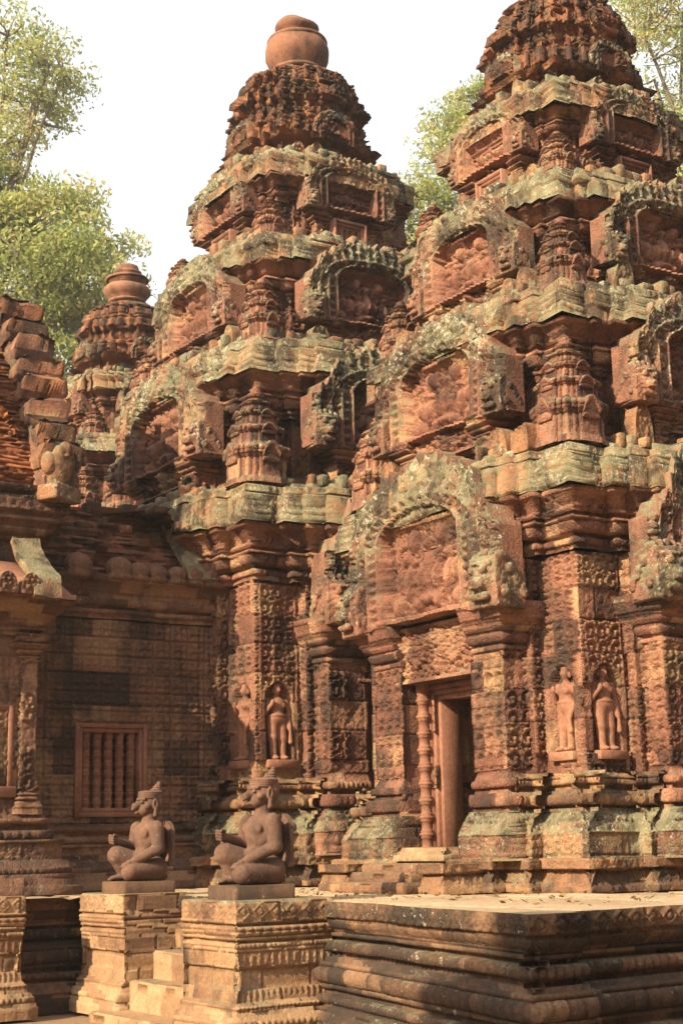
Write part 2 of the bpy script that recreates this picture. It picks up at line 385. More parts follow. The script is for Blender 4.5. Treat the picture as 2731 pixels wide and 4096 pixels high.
def tube(mb, pts, rad, n=8, mask=(.5, 0, .5)):
    pts = np.array(pts, float); rad = np.broadcast_to(np.array(rad, float), (len(pts),)); rows = []
    d = np.gradient(pts, axis=0); ref = np.array([.3, .2, 1.0]) if abs(d[0, 2]) < abs(d[0]).sum()*.7 else np.array([1.0, .2, 0])
    for p, t, r in zip(pts, d, rad):
        t = t/np.linalg.norm(t); u = np.cross(ref, t); u /= np.linalg.norm(u); w = np.cross(t, u)
        a = np.arange(n)/n*2*np.pi; rows.append(p + r*(np.cos(a)[:, None]*u + np.sin(a)[:, None]*w))
    pt = np.array(rows); mb.add(pt, grid_quads(len(pts), n, True), mask=mask)
    k = np.arange(n)
    mb.add(np.vstack((pt[-1], pts[-1:])), tris=np.stack((k, (k + 1) % n, np.full(n, n)), -1), mask=mask)
    mb.add(np.vstack((pt[0], pts[:1])), tris=np.stack(((k + 1) % n, k, np.full(n, n)), -1), mask=mask)

def strip(mb, path, y0, y1, th, ny=8, seed=0, mask=(.5, .6, .5)):
    """a thick band following a path of (x, z) points, running from y0 to y1."""
    P = np.array(path, float); t = np.linspace(0, 1, 24); s0 = np.linspace(0, 1, len(P)); P = np.stack((np.interp(t, s0, P[:, 0]), np.interp(t, s0, P[:, 1])), -1)
    d = np.gradient(P, axis=0); nrm = np.stack((d[:, 1], -d[:, 0]), -1)*np.sign(d[:, 1].sum() + 1e-9); nrm /= np.linalg.norm(nrm, axis=1)[:, None]
    Y = np.linspace(y0, y1, ny); T_ = np.stack((np.repeat(P[:, 0:1] + nrm[:, 0:1]*th, ny, 1), np.repeat(Y[None, :], 24, 0), np.repeat(P[:, 1:2] + nrm[:, 1:2]*th, ny, 1)), -1)
    B_ = np.stack((np.repeat(P[:, 0:1], ny, 1), np.repeat(Y[None, :], 24, 0), np.repeat(P[:, 1:2], ny, 1)), -1)
    T_ = T_ + fbm(T_, 5, 3, seed)[..., None]*np.array((.03, .012, .03)); q = grid_quads(24, ny); mb.add(T_, q, mask=mask); mb.add(B_, q[:, ::-1], mask=mask)
    idx = np.arange(24*ny).reshape(24, ny); lp = np.concatenate((idx[0, :], idx[1:, -1], idx[-1, -2::-1], idx[-2:0:-1, 0])); n = len(lp)
    V = np.concatenate((T_.reshape(-1, 3)[lp], B_.reshape(-1, 3)[lp])); a = np.arange(n); b2 = (a + 1) % n; mb.add(V, np.stack((a, a + n, b2 + n, b2), -1), mask=mask)
def field(mb, U, Zc, D, back, mask):
    """a carved slab: front at depth D over a (nr, nc) grid in the X-Z plane (outward is -Y), closed sides running back."""
    nr, nc = U.shape
    F = np.stack((U, -D, Zc), -1); mb.add(F, grid_quads(nr, nc), mask=mask.reshape(-1, 3) if getattr(mask, 'ndim', 1) > 1 else mask)
    idx = np.arange(nr*nc).reshape(nr, nc)
    loop = np.concatenate((idx[0, :], idx[1:, -1], idx[-1, -2::-1], idx[-2:0:-1, 0]))
    fr = F.reshape(-1, 3)[loop]; bk = fr.copy(); bk[:, 1] = -back
    n = len(loop); V = np.concatenate((fr, bk)); a = np.arange(n); b2 = (a + 1) % n
    mb.add(V, np.stack((a, a + n, b2 + n, b2), -1), mask=(.5, .35, .5))

def pediment(hw, H, seed, res=.016, plane=0.0, thick=.32, scale=1.0):
    """flame-edged pediment with a moulded arch, carved tympanum and flaring naga ends; bottom at z = 0."""
    nu = int(2*hw/res) | 1; nv = int(H/res)
    u = np.linspace(-hw, hw, nu); x = np.abs(u)/hw
    t1 = 1 - .44*np.clip(x, 0, .93)**2.3
    top = np.where(x < .80, t1, np.where(x < .92, .60, .50))
    k = 17
    saw = 1 - np.abs(frac((u/hw + 1)*k*.5)*2 - 1)
    top = top + .085*saw**1.5*(x < .86) - .035 + .05*(h3(np.floor((u/hw + 1)*k*.5), u*0, u*0, seed) - .5)
    low = np.where(x < .52, 0, np.where(x > .66, -.03, -.03*(x - .52)/.14))
    zt = H*top; zb = H*low
    w = np.linspace(0, 1, nv)[:, None]; Zc = zb[None, :] + (zt - zb)[None, :]*w; U = np.repeat(u[None, :], nv, 0)
    wi, hi, hs = .53*hw, .70*H, .50*H
    zz = np.clip(Zc, 0, None); au = np.abs(U)
    ell = np.hypot(au/wi, np.clip(zz - hs, 0, None)/(hi - hs)); t = np.where(zz > hs, ell, au/wi)
    dist = (t - 1)*np.where(zz > hs, .5*(wi + hi - hs), wi)                     # metres outside the opening
    f1, f2 = worley(U/.062 + seed, Zc/.062, seed); g1, g2 = worley(U/.034 + seed, Zc/.034, seed + 2)
    car = np.clip((f2 - f1)*3.4, 0, 1)*.7 + np.clip((g2 - g1)*3, 0, 1)*.3
    fig = np.zeros_like(U); rs = np.random.RandomState(seed)
    F = [(0, .30, .07, .15), (0, .475, .040, .045), (-.10, .26, .035, .10), (.10, .26, .035, .10), (0, .13, .16, .05)]
    for sx in (-1, 1): F += [(sx*.26, .24, .055, .13), (sx*.26, .395, .034, .038), (sx*.36, .27, .03, .09), (sx*.40, .10, .08, .08), (sx*.18, .52, .08, .09), (sx*.12, .10, .05, .06)]
    for cx, cz, rx, rz in F:
        q = ((U - cx*hw)/(rx*hw))**2 + ((Zc - cz*H)/(rz*H))**2; fig = np.maximum(fig, np.sqrt(np.clip(1 - q, 0, 1)))
    sc_ = scroll(np.mod(au + .09, .18) - .09, np.mod(Zc, .18) - .09, .18, 1.0, seed)
    Dt = -.125 + np.maximum(.135*fig - .02*car, .045*sc_ + .040*car)
    w0 = .13*hw
    leafy = np.clip(np.sin(np.where(zz > hs, np.arctan2((zz - hs)/(hi - hs), au/wi)*.5*(wi + hi - hs), -zz + hs)*2*np.pi/.085)*1.6, -1, 1)
    Db = np.where(dist < .035, .075, np.where(dist < .050, .02, np.where(dist < w0, .045 + .018*leafy + .012*car, np.where(dist < w0 + .035, .085, .0))))
    lw = .125*hw; li = frac((U + hw)/lw); lf = np.abs(li*2 - 1); lv = frac(Zc/(.17*H) + .5*np.floor((U + hw)/lw) % 2)
    Dfl = .020 + .055*np.sqrt(np.clip(1 - (lf/(1.02 - .6*lv))**2, 0, 1))*(1 - .35*lv) + .030*car - .02
    D = np.where(dist < 0, Dt, np.where(dist < w0 + .035, Db, Dfl))
    nag = np.zeros_like(U, bool)
    panel = (x[None, :] > .72); pz_ = Zc/(.55*H)
    D = np.where(panel & (Zc > .46*H), .05 + .05*car - .03*(np.abs(frac(Zc/(.16*H)) - .5) > .44), D)
    base = (zz < .03*H) & (t < 1.15)
    D = np.where(base, .06 + .01*np.sign(np.sin(U*90)), D)
    D = D*scale + plane + fbm(np.stack((U, Zc, U*0 + seed), -1), 5, 3, seed)*.014
    Zc = Zc + fbm(np.stack((U, Zc, U*0 + seed + 3), -1), 7, 2, seed)*.010
    tint = h3(np.floor(U/.42 + .4*np.floor(Zc/.3)), np.floor(Zc/.3), U*0, seed)
    lich = np.where(t < 1.0, .0, np.clip(.25 + .9*Zc/H, 0, 1))
    mask = np.stack((tint*np.where(t < 1, .7, 1), lich, np.where(t < 1, .42, .55)), -1)
    mb = MB(); field(mb, U, Zc, D, plane - thick, mask)
    return mb
def lintel(hw, H, seed, plane, thick=.2, res=.011):
    nu = int(2*hw/res); nv = max(6, int(H/res)); U, Zc = np.meshgrid(np.linspace(-hw, hw, nu), np.linspace(0, H, nv))
    f1, f2 = worley(U/.055 + seed, Zc/.055, seed); g1, g2 = worley(U/.026, Zc/.026 + seed, seed + 1)
    gar = np.exp(-((Zc/H - .50 - .2*np.cos(np.abs(U)/hw*np.pi*2.2))/.085)**2)
    fig = np.sqrt(np.clip(1 - (U/(.2*hw))**2 - ((Zc/H - .5)/.48)**2, 0, 1))
    D = plane - .05 + .062*np.clip((f2 - f1)*3.4, 0, 1) + .024*np.clip((g2 - g1)*3, 0, 1) + .05*gar + .06*fig
    D = np.where((Zc < .05*H) | (Zc > .94*H), plane + .05, D)
    tint = h3(np.floor(U/.4), U*0, U*0, seed)
    mb = MB(); field(mb, U, Zc, D, plane - thick, np.stack((tint, U*0 + .12, U*0 + .45), -1)); return mb
def nested_frame(mb, hw, z0, z1, plane, n=3, w=.045, step=.035, depth=.25, mask=(.45, .05, .45)):
    """stepped door frame round an opening; outward is -Y."""
    for i in range(n):
        a = hw + w*(n - i); b = hw + w*(n - 1 - i); f = -(plane - step*i); zt = z1 + w*(n - i); zb2 = z1 + w*(n - 1 - i)
        box(mb, -a, -b, f, f + depth, z0, zt, .006, mask); box(mb, b, a, f, f + depth, z0, zt, .006, mask)
        box(mb, -b, b, f + .001, f + depth, zb2, zt, .006, mask)
def colonette(mb, x, y, z0, z1, r, n=12):
    prof = []; nb = 9; H = z1 - z0; prof += [(r*1.15, z0), (r*1.15, z0 + .06*H), (r*.95, z0 + .065*H)]
    for i in range(nb):
        a = z0 + H*(.08 + .86*i/nb); d = .86*H/nb
        prof += [(r*.80, a), (r*.80, a + d*.42), (r*1.0, a + d*.46), (r*.86, a + d*.55), (r*1.12, a + d*.62), (r*1.12, a + d*.72), (r*.86, a + d*.80), (r*1.0, a + d*.86), (r*.82, a + d*.93)]
    prof += [(r*1.1, z1 - .04*H), (r*1.1, z1)]
    lathe(mb, prof, n, (x, y))

def mini_tower(mb, h, w, seed, seg=.022):
    """a little prasat: five diminishing storeys and a bud on top; stands at the origin."""
    z = 0
    hs = [.38, .20, .15, .11, .07]; ws = [1, .86, .70, .52, .34]
    for i, (a, b) in enumerate(zip(hs, ws)):
        q = w*b; H = a*h; pl = plan(q*.82, [(q*.42, q), (q*.42, q*.90), (q*.62, q*.90), (q*.62, q*.82)])
        z = ring_stack(mb, pl, [('plain', H*.12, .07*q, .05*q), ('plain', H*.05, .02*q, .02*q), ('leafrow', H*.50, -.03*q, -.03*q, dict(a=.012, per=.05)), ('plain', H*.08, .02*q, .04*q), ('petal', H*.09, .05*q, .08*q, dict(a=.008, per=.04)), ('plain', H*.12, .10*q, .08*q, dict(lich=.4)), ('leafrow', H*.04, .04*q, .04*q, dict(a=.01))], z, seg, seed + i, rough=.006, block=.002, vis=lambda n: True)
        if i < 3:
            for k in range(4):
                m2 = MB(); nn = 9
                U, V = np.meshgrid(np.linspace(-.34*q, .34*q, nn), np.linspace(0, 1, 8)); tp = H*.55*(1 - .55*(np.abs(U)/(.34*q))**1.8)
                Z2 = z - H*.45 + V*tp; D = q*1.06 + .012*np.sin(V*9) + .02*(V > .5)
                field(m2, U, Z2, D, q*.7, (.5, .3, .5))
                c, s = math.cos(k*math.pi/2), math.sin(k*math.pi/2)
                m2.xform(lambda v: np.stack((v[:, 0]*c - v[:, 1]*s, v[:, 0]*s + v[:, 1]*c, v[:, 2]), -1))
                mb.v += m2.v; mb.k += m2.k
                for f in m2.f4: mb.f4.append(f + mb.n)
                mb.n += m2.n
    r = w*.28; lathe(mb, [(r, z), (r*1.25, z + .02*h), (r*.7, z + .05*h), (r*.9, z + .07*h), (r*.2, z + .10*h)], 10)
def edge_blocks(mb, poly, off, z, rs, lo=.07, hi=.15, h0=.04, h1=.11, keep=.72):
    """worn coping stones left along the top edge of a cornice."""
    P = np.array(poly, float); n = len(P)
    for i in range(n):
        e = P[(i + 1) % n] - P[i]; L = np.hypot(*e); d = e/L; nx = np.array((d[1], -d[0])); s_ = 0
        if L < .05: continue
        while s_ < L - .03:
            w = min(rs.uniform(lo, hi), L - s_)
            if rs.rand() < keep:
                c = P[i] + d*(s_ + w/2) + nx*(off - .06 + rs.uniform(-.02, .02)); hw2 = w*.47; dp = rs.uniform(.05, .09); h = rs.uniform(h0, h1)
                b = MB(); box(b, -hw2, hw2, -dp, dp, -.02, h, .012, (rs.rand(), .8*(rs.rand() < .75), .55), .006, rs)
                a_ = rs.uniform(-.06, .06); cc, ss = d[0]*math.cos(a_) - d[1]*math.sin(a_), d[1]*math.cos(a_) + d[0]*math.sin(a_)
                b.xform(lambda v: np.stack((c[0] + v[:, 0]*cc - v[:, 1]*ss, c[1] + v[:, 0]*ss + v[:, 1]*cc, z + v[:, 2] + rs.uniform(-.01, .01)), -1))
                mb.add(np.concatenate(b.v), np.concatenate(b.f4), np.concatenate(b.f3), np.concatenate(b.k))
            s_ += w
def leaf_antefix(mb, w, h, t=.10, seed=0):
    nu, nv = 13, 14; U0, V = np.meshgrid(np.linspace(-1, 1, nu), np.linspace(0, 1, nv))
    wid = w*.5*np.sqrt(np.clip(1 - V**2.6, .003, 1)); U = U0*wid; Zc = V*h
    f1, f2 = worley(U/.05 + seed, Zc/.05, seed)
    D = t*.5 + .03*np.clip((f2 - f1)*2, 0, 1)*(np.abs(U0) < .7) + .02*(np.abs(U0) > .75)
    field(mb, U, Zc, D, -t*.5, np.stack((U0*0 + .5, U0*0 + .45, U0*0 + .5), -1))
    F = np.stack((U, U*0 + t*.5, Zc), -1); mb.add(F, grid_quads(nv, nu)[:, ::-1], mask=(.5, .45, .5))

# ------------------------------------------------------------------ SDF figures
def surf_nets(prims, lo, hi, h):
    lo = np.array(lo, float); n = np.ceil((np.array(hi) - lo)/h).astype(int) + 1
    ax = [lo[i] + np.arange(n[i])*h for i in range(3)]
    G = np.full(n, 1.0, np.float32)
    for pr_ in prims:
        kind, k = pr_[0], pr_[1]
        if kind == 'cap':
            a, b, ra, rb = np.array(pr_[2]), np.array(pr_[3]), pr_[4], pr_[5]; r = max(ra, rb) + k + 3*h
            mn = np.minimum(a, b) - r; mxx = np.maximum(a, b) + r
        else:
            c, rd = np.array(pr_[2]), np.array(pr_[3]); r = rd.max() + k + 3*h; mn = c - r; mxx = c + r
        i0 = np.clip(np.floor((mn - lo)/h).astype(int), 0, n); i1 = np.clip(np.ceil((mxx - lo)/h).astype(int) + 1, 0, n)
        if (i1 <= i0).any(): continue
        sl_ = tuple(slice(a_, b_) for a_, b_ in zip(i0, i1))
        X, Y, Zz = np.meshgrid(*[ax[i][i0[i]:i1[i]] for i in range(3)], indexing='ij')
        if kind == 'cap':
            ba = b - a; px, py, pz = X - a[0], Y - a[1], Zz - a[2]
            t = np.clip((px*ba[0] + py*ba[1] + pz*ba[2])/max(1e-9, ba@ba), 0, 1)
            d = np.sqrt((px - t*ba[0])**2 + (py - t*ba[1])**2 + (pz - t*ba[2])**2) - (ra + (rb - ra)*t)
        else:
            q = np.stack((X - c[0], Y - c[1], Zz - c[2]), -1)
            if len(pr_) > 4: q = q @ np.array(pr_[4])
            if kind == 'ell':
                k0 = np.sqrt(((q/rd)**2).sum(-1)) + 1e-6; k1 = np.sqrt(((q/rd**2)**2).sum(-1)) + 1e-6; d = k0*(k0 - 1)/k1
            else:
                w = np.abs(q) - (rd - .012); d = np.sqrt((np.maximum(w, 0)**2).sum(-1)) + np.minimum(w.max(-1), 0) - .012
        g = G[sl_]
        if k > 0:
            hh = np.clip(.5 + .5*(g - d)/k, 0, 1); G[sl_] = g*(1 - hh) + d*hh - k*hh*(1 - hh)
        elif k < 0: G[sl_] = np.maximum(g, -d)
        else: G[sl_] = np.minimum(g, d)
    ins = G < 0
    cnt = np.zeros(tuple(n - 1), int); acc = np.zeros(tuple(n - 1) + (3,))
    c8 = [(i, j, k) for i in (0, 1) for j in (0, 1) for k in (0, 1)]
    def sub(A, o): return A[o[0]:n[0] - 1 + o[0], o[1]:n[1] - 1 + o[1], o[2]:n[2] - 1 + o[2]]
    for o in c8:
        for d in range(3):
            if o[d] == 0:
                o2 = list(o); o2[d] = 1
                ga, gb = sub(G, o), sub(G, o2); cr_ = (ga < 0) != (gb < 0)
                t = np.where(cr_, ga/(ga - gb + 1e-12), 0)
                for e in range(3): acc[..., e] += np.where(cr_, o[e] + (t if e == d else 0), 0)
                cnt += cr_
    act = cnt > 0; ids = np.full(act.shape, -1); ids[act] = np.arange(act.sum())
    I = np.argwhere(act); V = lo + (I + acc[act]/cnt[act][:, None])*h
    quads = []
    for d in range(3):
        a = [slice(None)]*3; b = [slice(None)]*3; a[d] = slice(0, n[d] - 1); b[d] = slice(1, n[d])
        cr_ = ins[tuple(a)] != ins[tuple(b)]; J = np.argwhere(cr_); o1, o2 = [e for e in range(3) if e != d]
        J = J[(J[:, o1] > 0) & (J[:, o2] > 0) & (J[:, o1] < n[o1] - 1) & (J[:, o2] < n[o2] - 1)]
        e1 = np.zeros(3, int); e1[o1] = 1; e2 = np.zeros(3, int); e2[o2] = 1
        def g_(q): return ids[q[:, 0], q[:, 1], q[:, 2]]
        q = np.stack((g_(J - e1 - e2), g_(J - e2), g_(J), g_(J - e1)), -1)
        flip = ins[J[:, 0], J[:, 1], J[:, 2]]
        if d == 1: flip = ~flip
        q[~flip] = q[~flip][:, ::-1]; quads.append(q)
    return V, np.concatenate(quads)

# ------------------------------------------------------------------ towers
Q = math.pi/2
def pilaster(name, mat, root, x0, x1, y0, y1, z0, z1, seed, seg, rotz, baseflare=.2, zb=None, cap=.42, capflare=.16, inner=0):
    """carved pier with moulded foot and capital; rectangle in the E-facing frame."""
    mb = MB(); H = z1 - z0; fb = baseflare
    es = [1, 0.0 if inner < 0 else 1, .15, 0.0 if inner > 0 else 1]
    hb = zb if zb is not None else .55
    segs = [('floral', hb*.28, fb, fb, dict(a=.008, lich=.5)), ('floral', hb*.26, fb, fb*.45, dict(a=.010, lich=.6)), ('plain', hb*.05, fb*.3, fb*.3),
            ('petal', hb*.15, fb*.45, fb*.40, dict(per=.07, a=.022)), ('plain', hb*.06, fb*.15, fb*.15), ('bead', hb*.09, fb*.3, fb*.3, dict(per=.05)), ('plain', hb*.11, fb*.2, 0)]
    sh = H - hb - cap
    segs += [('scroll', sh, 0, 0, dict(per=.15, a=.019))]
    segs += [('bead', cap*.10, .02, .02), ('plain', cap*.06, 0, .01), ('petal', cap*.16, .03, .06, dict(per=.06, a=.014)), ('plain', cap*.06, .05, .05), ('petal', cap*.18, .06, .11, dict(per=.07, a=.014)),
             ('plain', cap*.08, capflare*.75, capflare*.75), ('floral', cap*.24, capflare*.8, capflare, dict(a=.008)), ('plain', cap*.12, capflare*1.05, capflare*1.05, dict(lich=.4))]
    ring_stack(mb, rect(x0, x1, -y1, -y0), segs, z0, seg, seed, es=es, rough=.012, vis=lambda n: True)
    return mb.build(name, mat, root, rotz=rotz)

SNK = None
def beast_mesh():
    global SNK
    if SNK is None:
        P = [('box', .02, (0, .06, .17), (.155, .17, .19)), ('ell', .03, (0, -.08, .22), (.13, .09, .13)), ('cap', .03, (0, -.12, .17), (0, -.19, .13), .075, .055),
             ('ell', .012, (.062, -.165, .255), (.036, .03, .030)), ('ell', .012, (-.062, -.165, .255), (.036, .03, .030)), ('cap', .01, (.10, -.13, .30), (.02, -.17, .30), .024, .018), ('cap', .01, (-.10, -.13, .30), (-.02, -.17, .30), .024, .018),
             ('ell', .01, (0, -.235, .155), (.03, .02, .022)), ('box', -.001, (0, -.22, .09), (.075, .05, .018)), ('cap', .012, (.07, -.15, .06), (-.07, -.15, .06), .03, .03)]
        for i in range(5):
            P.append(('ell', .008, (-.13 + i*.065, -.02, .365 + .012*(2 - abs(i - 2))), (.034, .07, .045)))
        for sx in (-1, 1):
            for j in range(4): P.append(('ell', .006, (sx*.165, -.02 + .07*j, .10 + .085*((j*2) % 3)), (.022, .04, .045)))
            for j in range(3): P.append(('ell', .006, (sx*.168, .03 + .07*j, .27 - .06*j), (.02, .035, .04)))
        V, q = surf_nets(P, (-.26, -.30, -.06), (.26, .27, .46), .0095)
        V = V + .007*np.stack([fbm(V, 22, 3, 7 + i) for i in range(3)], -1); f1, f2 = worley(V[:, 0]/.055 + V[:, 1]/.07, V[:, 2]/.055, 3); nrm_ = (V - np.array((0, .05, .17))); nrm_ /= np.linalg.norm(nrm_, axis=1)[:, None]; V = V + nrm_*(.007*np.clip((f2 - f1)*3.4, 0, 1) - .004)[:, None]
        mb = MB(); mb.add(V, q, mask=(.5, .62, .55)); SNK = mb.data('beast_head'); SNK.materials.append(M['ped'])
    return SNK
def face_parts(root, k, spec, seed, seg, lich=True, copies=()):
    """pediment, lintel, pilasters, colonettes and door of one storey on side k (0 east, 1 north, 2 west, 3 south)."""
    rz = k*Q; out = []
    pw, ph, pz, pp = spec['ped']                      # half width, height, foot, plane
    mb = pediment(pw, ph, seed, spec.get('res', .016), pp, spec.get('thick', .5), spec.get('dsc', 1.0)); o = mb.build('pediment', M['ped'], root, rotz=rz, loc=(0, 0, pz)); out.append(o)
    for sgn in (-1, 1):
        c = bpy.data.objects.new('beast_head', beast_mesh()); COL.objects.link(c); c.parent = o; q_ = ph*.74
        c.location = (sgn*.87*pw, -(pp + .02), -.03*ph); c.rotation_euler = (0, 0, sgn*.10); c.scale = (q_, q_, q_*1.08)
    lw, lh, lz, lp = spec['lin']
    out.append(lintel(lw, lh, seed + 3, lp, .25).build('lintel', M['red'], root, rotz=rz, loc=(0, 0, lz)))
    x0, x1, yb, yf, z0, z1 = spec['pil']
    for sgn in (-1, 1):
        a, b = (x0, x1) if sgn > 0 else (-x1, -x0)
        out.append(pilaster('pilaster', M['red'], root, a, b, yb, yf, z0, z1, seed + 5 + sgn, seg, rz, spec.get('bf', .06), spec.get('zb', .14), spec.get('cap', .2), spec.get('cf', .10), sgn))
    cx, cy, c0, c1, cr_ = spec['col']
    for sgn in (-1, 1):
        mb = MB(); colonette(mb, sgn*cx, -cy, c0, c1, cr_); out.append(mb.build('colonette', M['plain'], root, rotz=rz, smooth=False))
    dw, d0, d1, dp = spec['door']
    mb = MB(); nested_frame(mb, dw, d0, d1, dp + .08, 3, spec.get('fw', .05), .03, .22); fr = mb.build('door_frame', M['plain'], root, rotz=rz); out.append(fr)
    if not spec.get('open'):
        mb = MB(); nu = 36; U, V = np.meshgrid(np.linspace(-dw, dw, nu), np.linspace(d0, d1, 60)); ax = np.abs(U)/dw
        D = dp - .02 + .03*(ax < .10) + .012*(np.abs(ax - .55) < .30) + .015*(np.abs(ax - .55) < .2) + .03*(np.hypot(U, V - (d0 + d1)/2) < .13*dw*2)
        field(mb, U, V, D, dp - .15, (.35, 0, .5)); out.append(mb.build('false_door', M['plain'], root, rotz=rz))
    for c in copies:
        for o in out: link_copy(o, root, rotz=(c - k)*Q)
    return out

T = {2: dict(z0=3.64, zw=4.36, zs=4.76, zt=5.01, ze=5.13, h=1.26, hs=1.52, d=(.64, 1.46, 1.40, .80, 1.40, 1.33, .97)),
     3: dict(z0=5.13, zw=5.74, zs=6.06, zt=6.26, ze=6.36, h=.98, hs=1.21, d=(.50, 1.13, 1.08, .64, 1.08, 1.03, .78)),
     4: dict(z0=6.36, zw=6.92, zs=7.15, zt=7.37, ze=7.44, h=.74, hs=.92, d=(.34, .86, .82, .46, .82, .78, .57))}

def devata_prims(t=1.0, female=True):
    """standing guardian in relief, feet at the origin, facing -Y, about 0.72 m tall."""
    P = [('cap', .02, (.045, -.02, .03), (.05, -.01, .20), .034, .042), ('cap', .02, (-.045, -.02, .03), (-.05, -.01, .20), .034, .042),
         ('cap', .02, (.05, -.01, .20), (.045, 0, .36), .045, .058), ('cap', .02, (-.05, -.01, .20), (-.045, 0, .36), .045, .058),
         ('ell', .02, (.05, -.05, .018), (.032, .055, .02)), ('ell', .02, (-.05, -.05, .018), (.032, .055, .02)),
         ('ell', .03, (0, 0, .37), (.095, .06, .06)), ('cap', .03, (0, 0, .38), (0, 0, .50), .065, .07), ('ell', .03, (0, 0, .51), (.10, .055, .05)),
         ('ell', .01, (.04, -.045, .49), (.03, .028, .03)), ('ell', .01, (-.04, -.045, .49), (.03, .028, .03)),
         ('cap', .015, (.10, 0, .535), (.125, -.01, .41), .030, .026), ('cap', .012, (.125, -.01, .41), (.10, -.06, .30), .025, .020), ('ell', .01, (.10, -.065, .285), (.02, .02, .028)),
         ('cap', .015, (-.10, 0, .535), (-.13, -.01, .42), .030, .026), ('cap', .012, (-.13, -.01, .42), (-.085, -.07, .50), .025, .020), ('ell', .01, (-.083, -.075, .515), (.02, .02, .026)),
         ('cap', .012, (0, 0, .54), (0, -.005, .60), .028, .026), ('ell', .012, (0, -.01, .635), (.040, .046, .052)), ('ell', .006, (0, -.058, .63), (.007, .012, .014)),
         ('ell', .01, (0, 0, .68), (.044, .044, .022)), ('cap', .01, (0, 0, .69), (0, .005, .74), .030, .012),
         ('ell', .005, (.046, 0, .625), (.010, .015, .03)), ('ell', .005, (-.046, 0, .625), (.010, .015, .03)),
         ('ell', .01, (0, -.01, .40), (.10, .068, .018)), ('cap', .01, (.10, -.075, .28), (.105, -.07, .16), .010, .022)]
    return P
DEV = None
def devata_mesh():
    global DEV
    if DEV is None:
        V, q = surf_nets(devata_prims(), (-.2, -.16, -.02), (.2, .1, .78), .0075)
        mb = MB(); mb.add(V, q, mask=(.55, .05, .5)); box(mb, -.15, .15, -.11, .06, -.07, 0.0, .006)
        DEV = mb.data('relief_figure'); DEV.polygons.foreach_set('use_smooth', np.ones(len(DEV.polygons), bool)); DEV.materials.append(M['plain'])
    return DEV

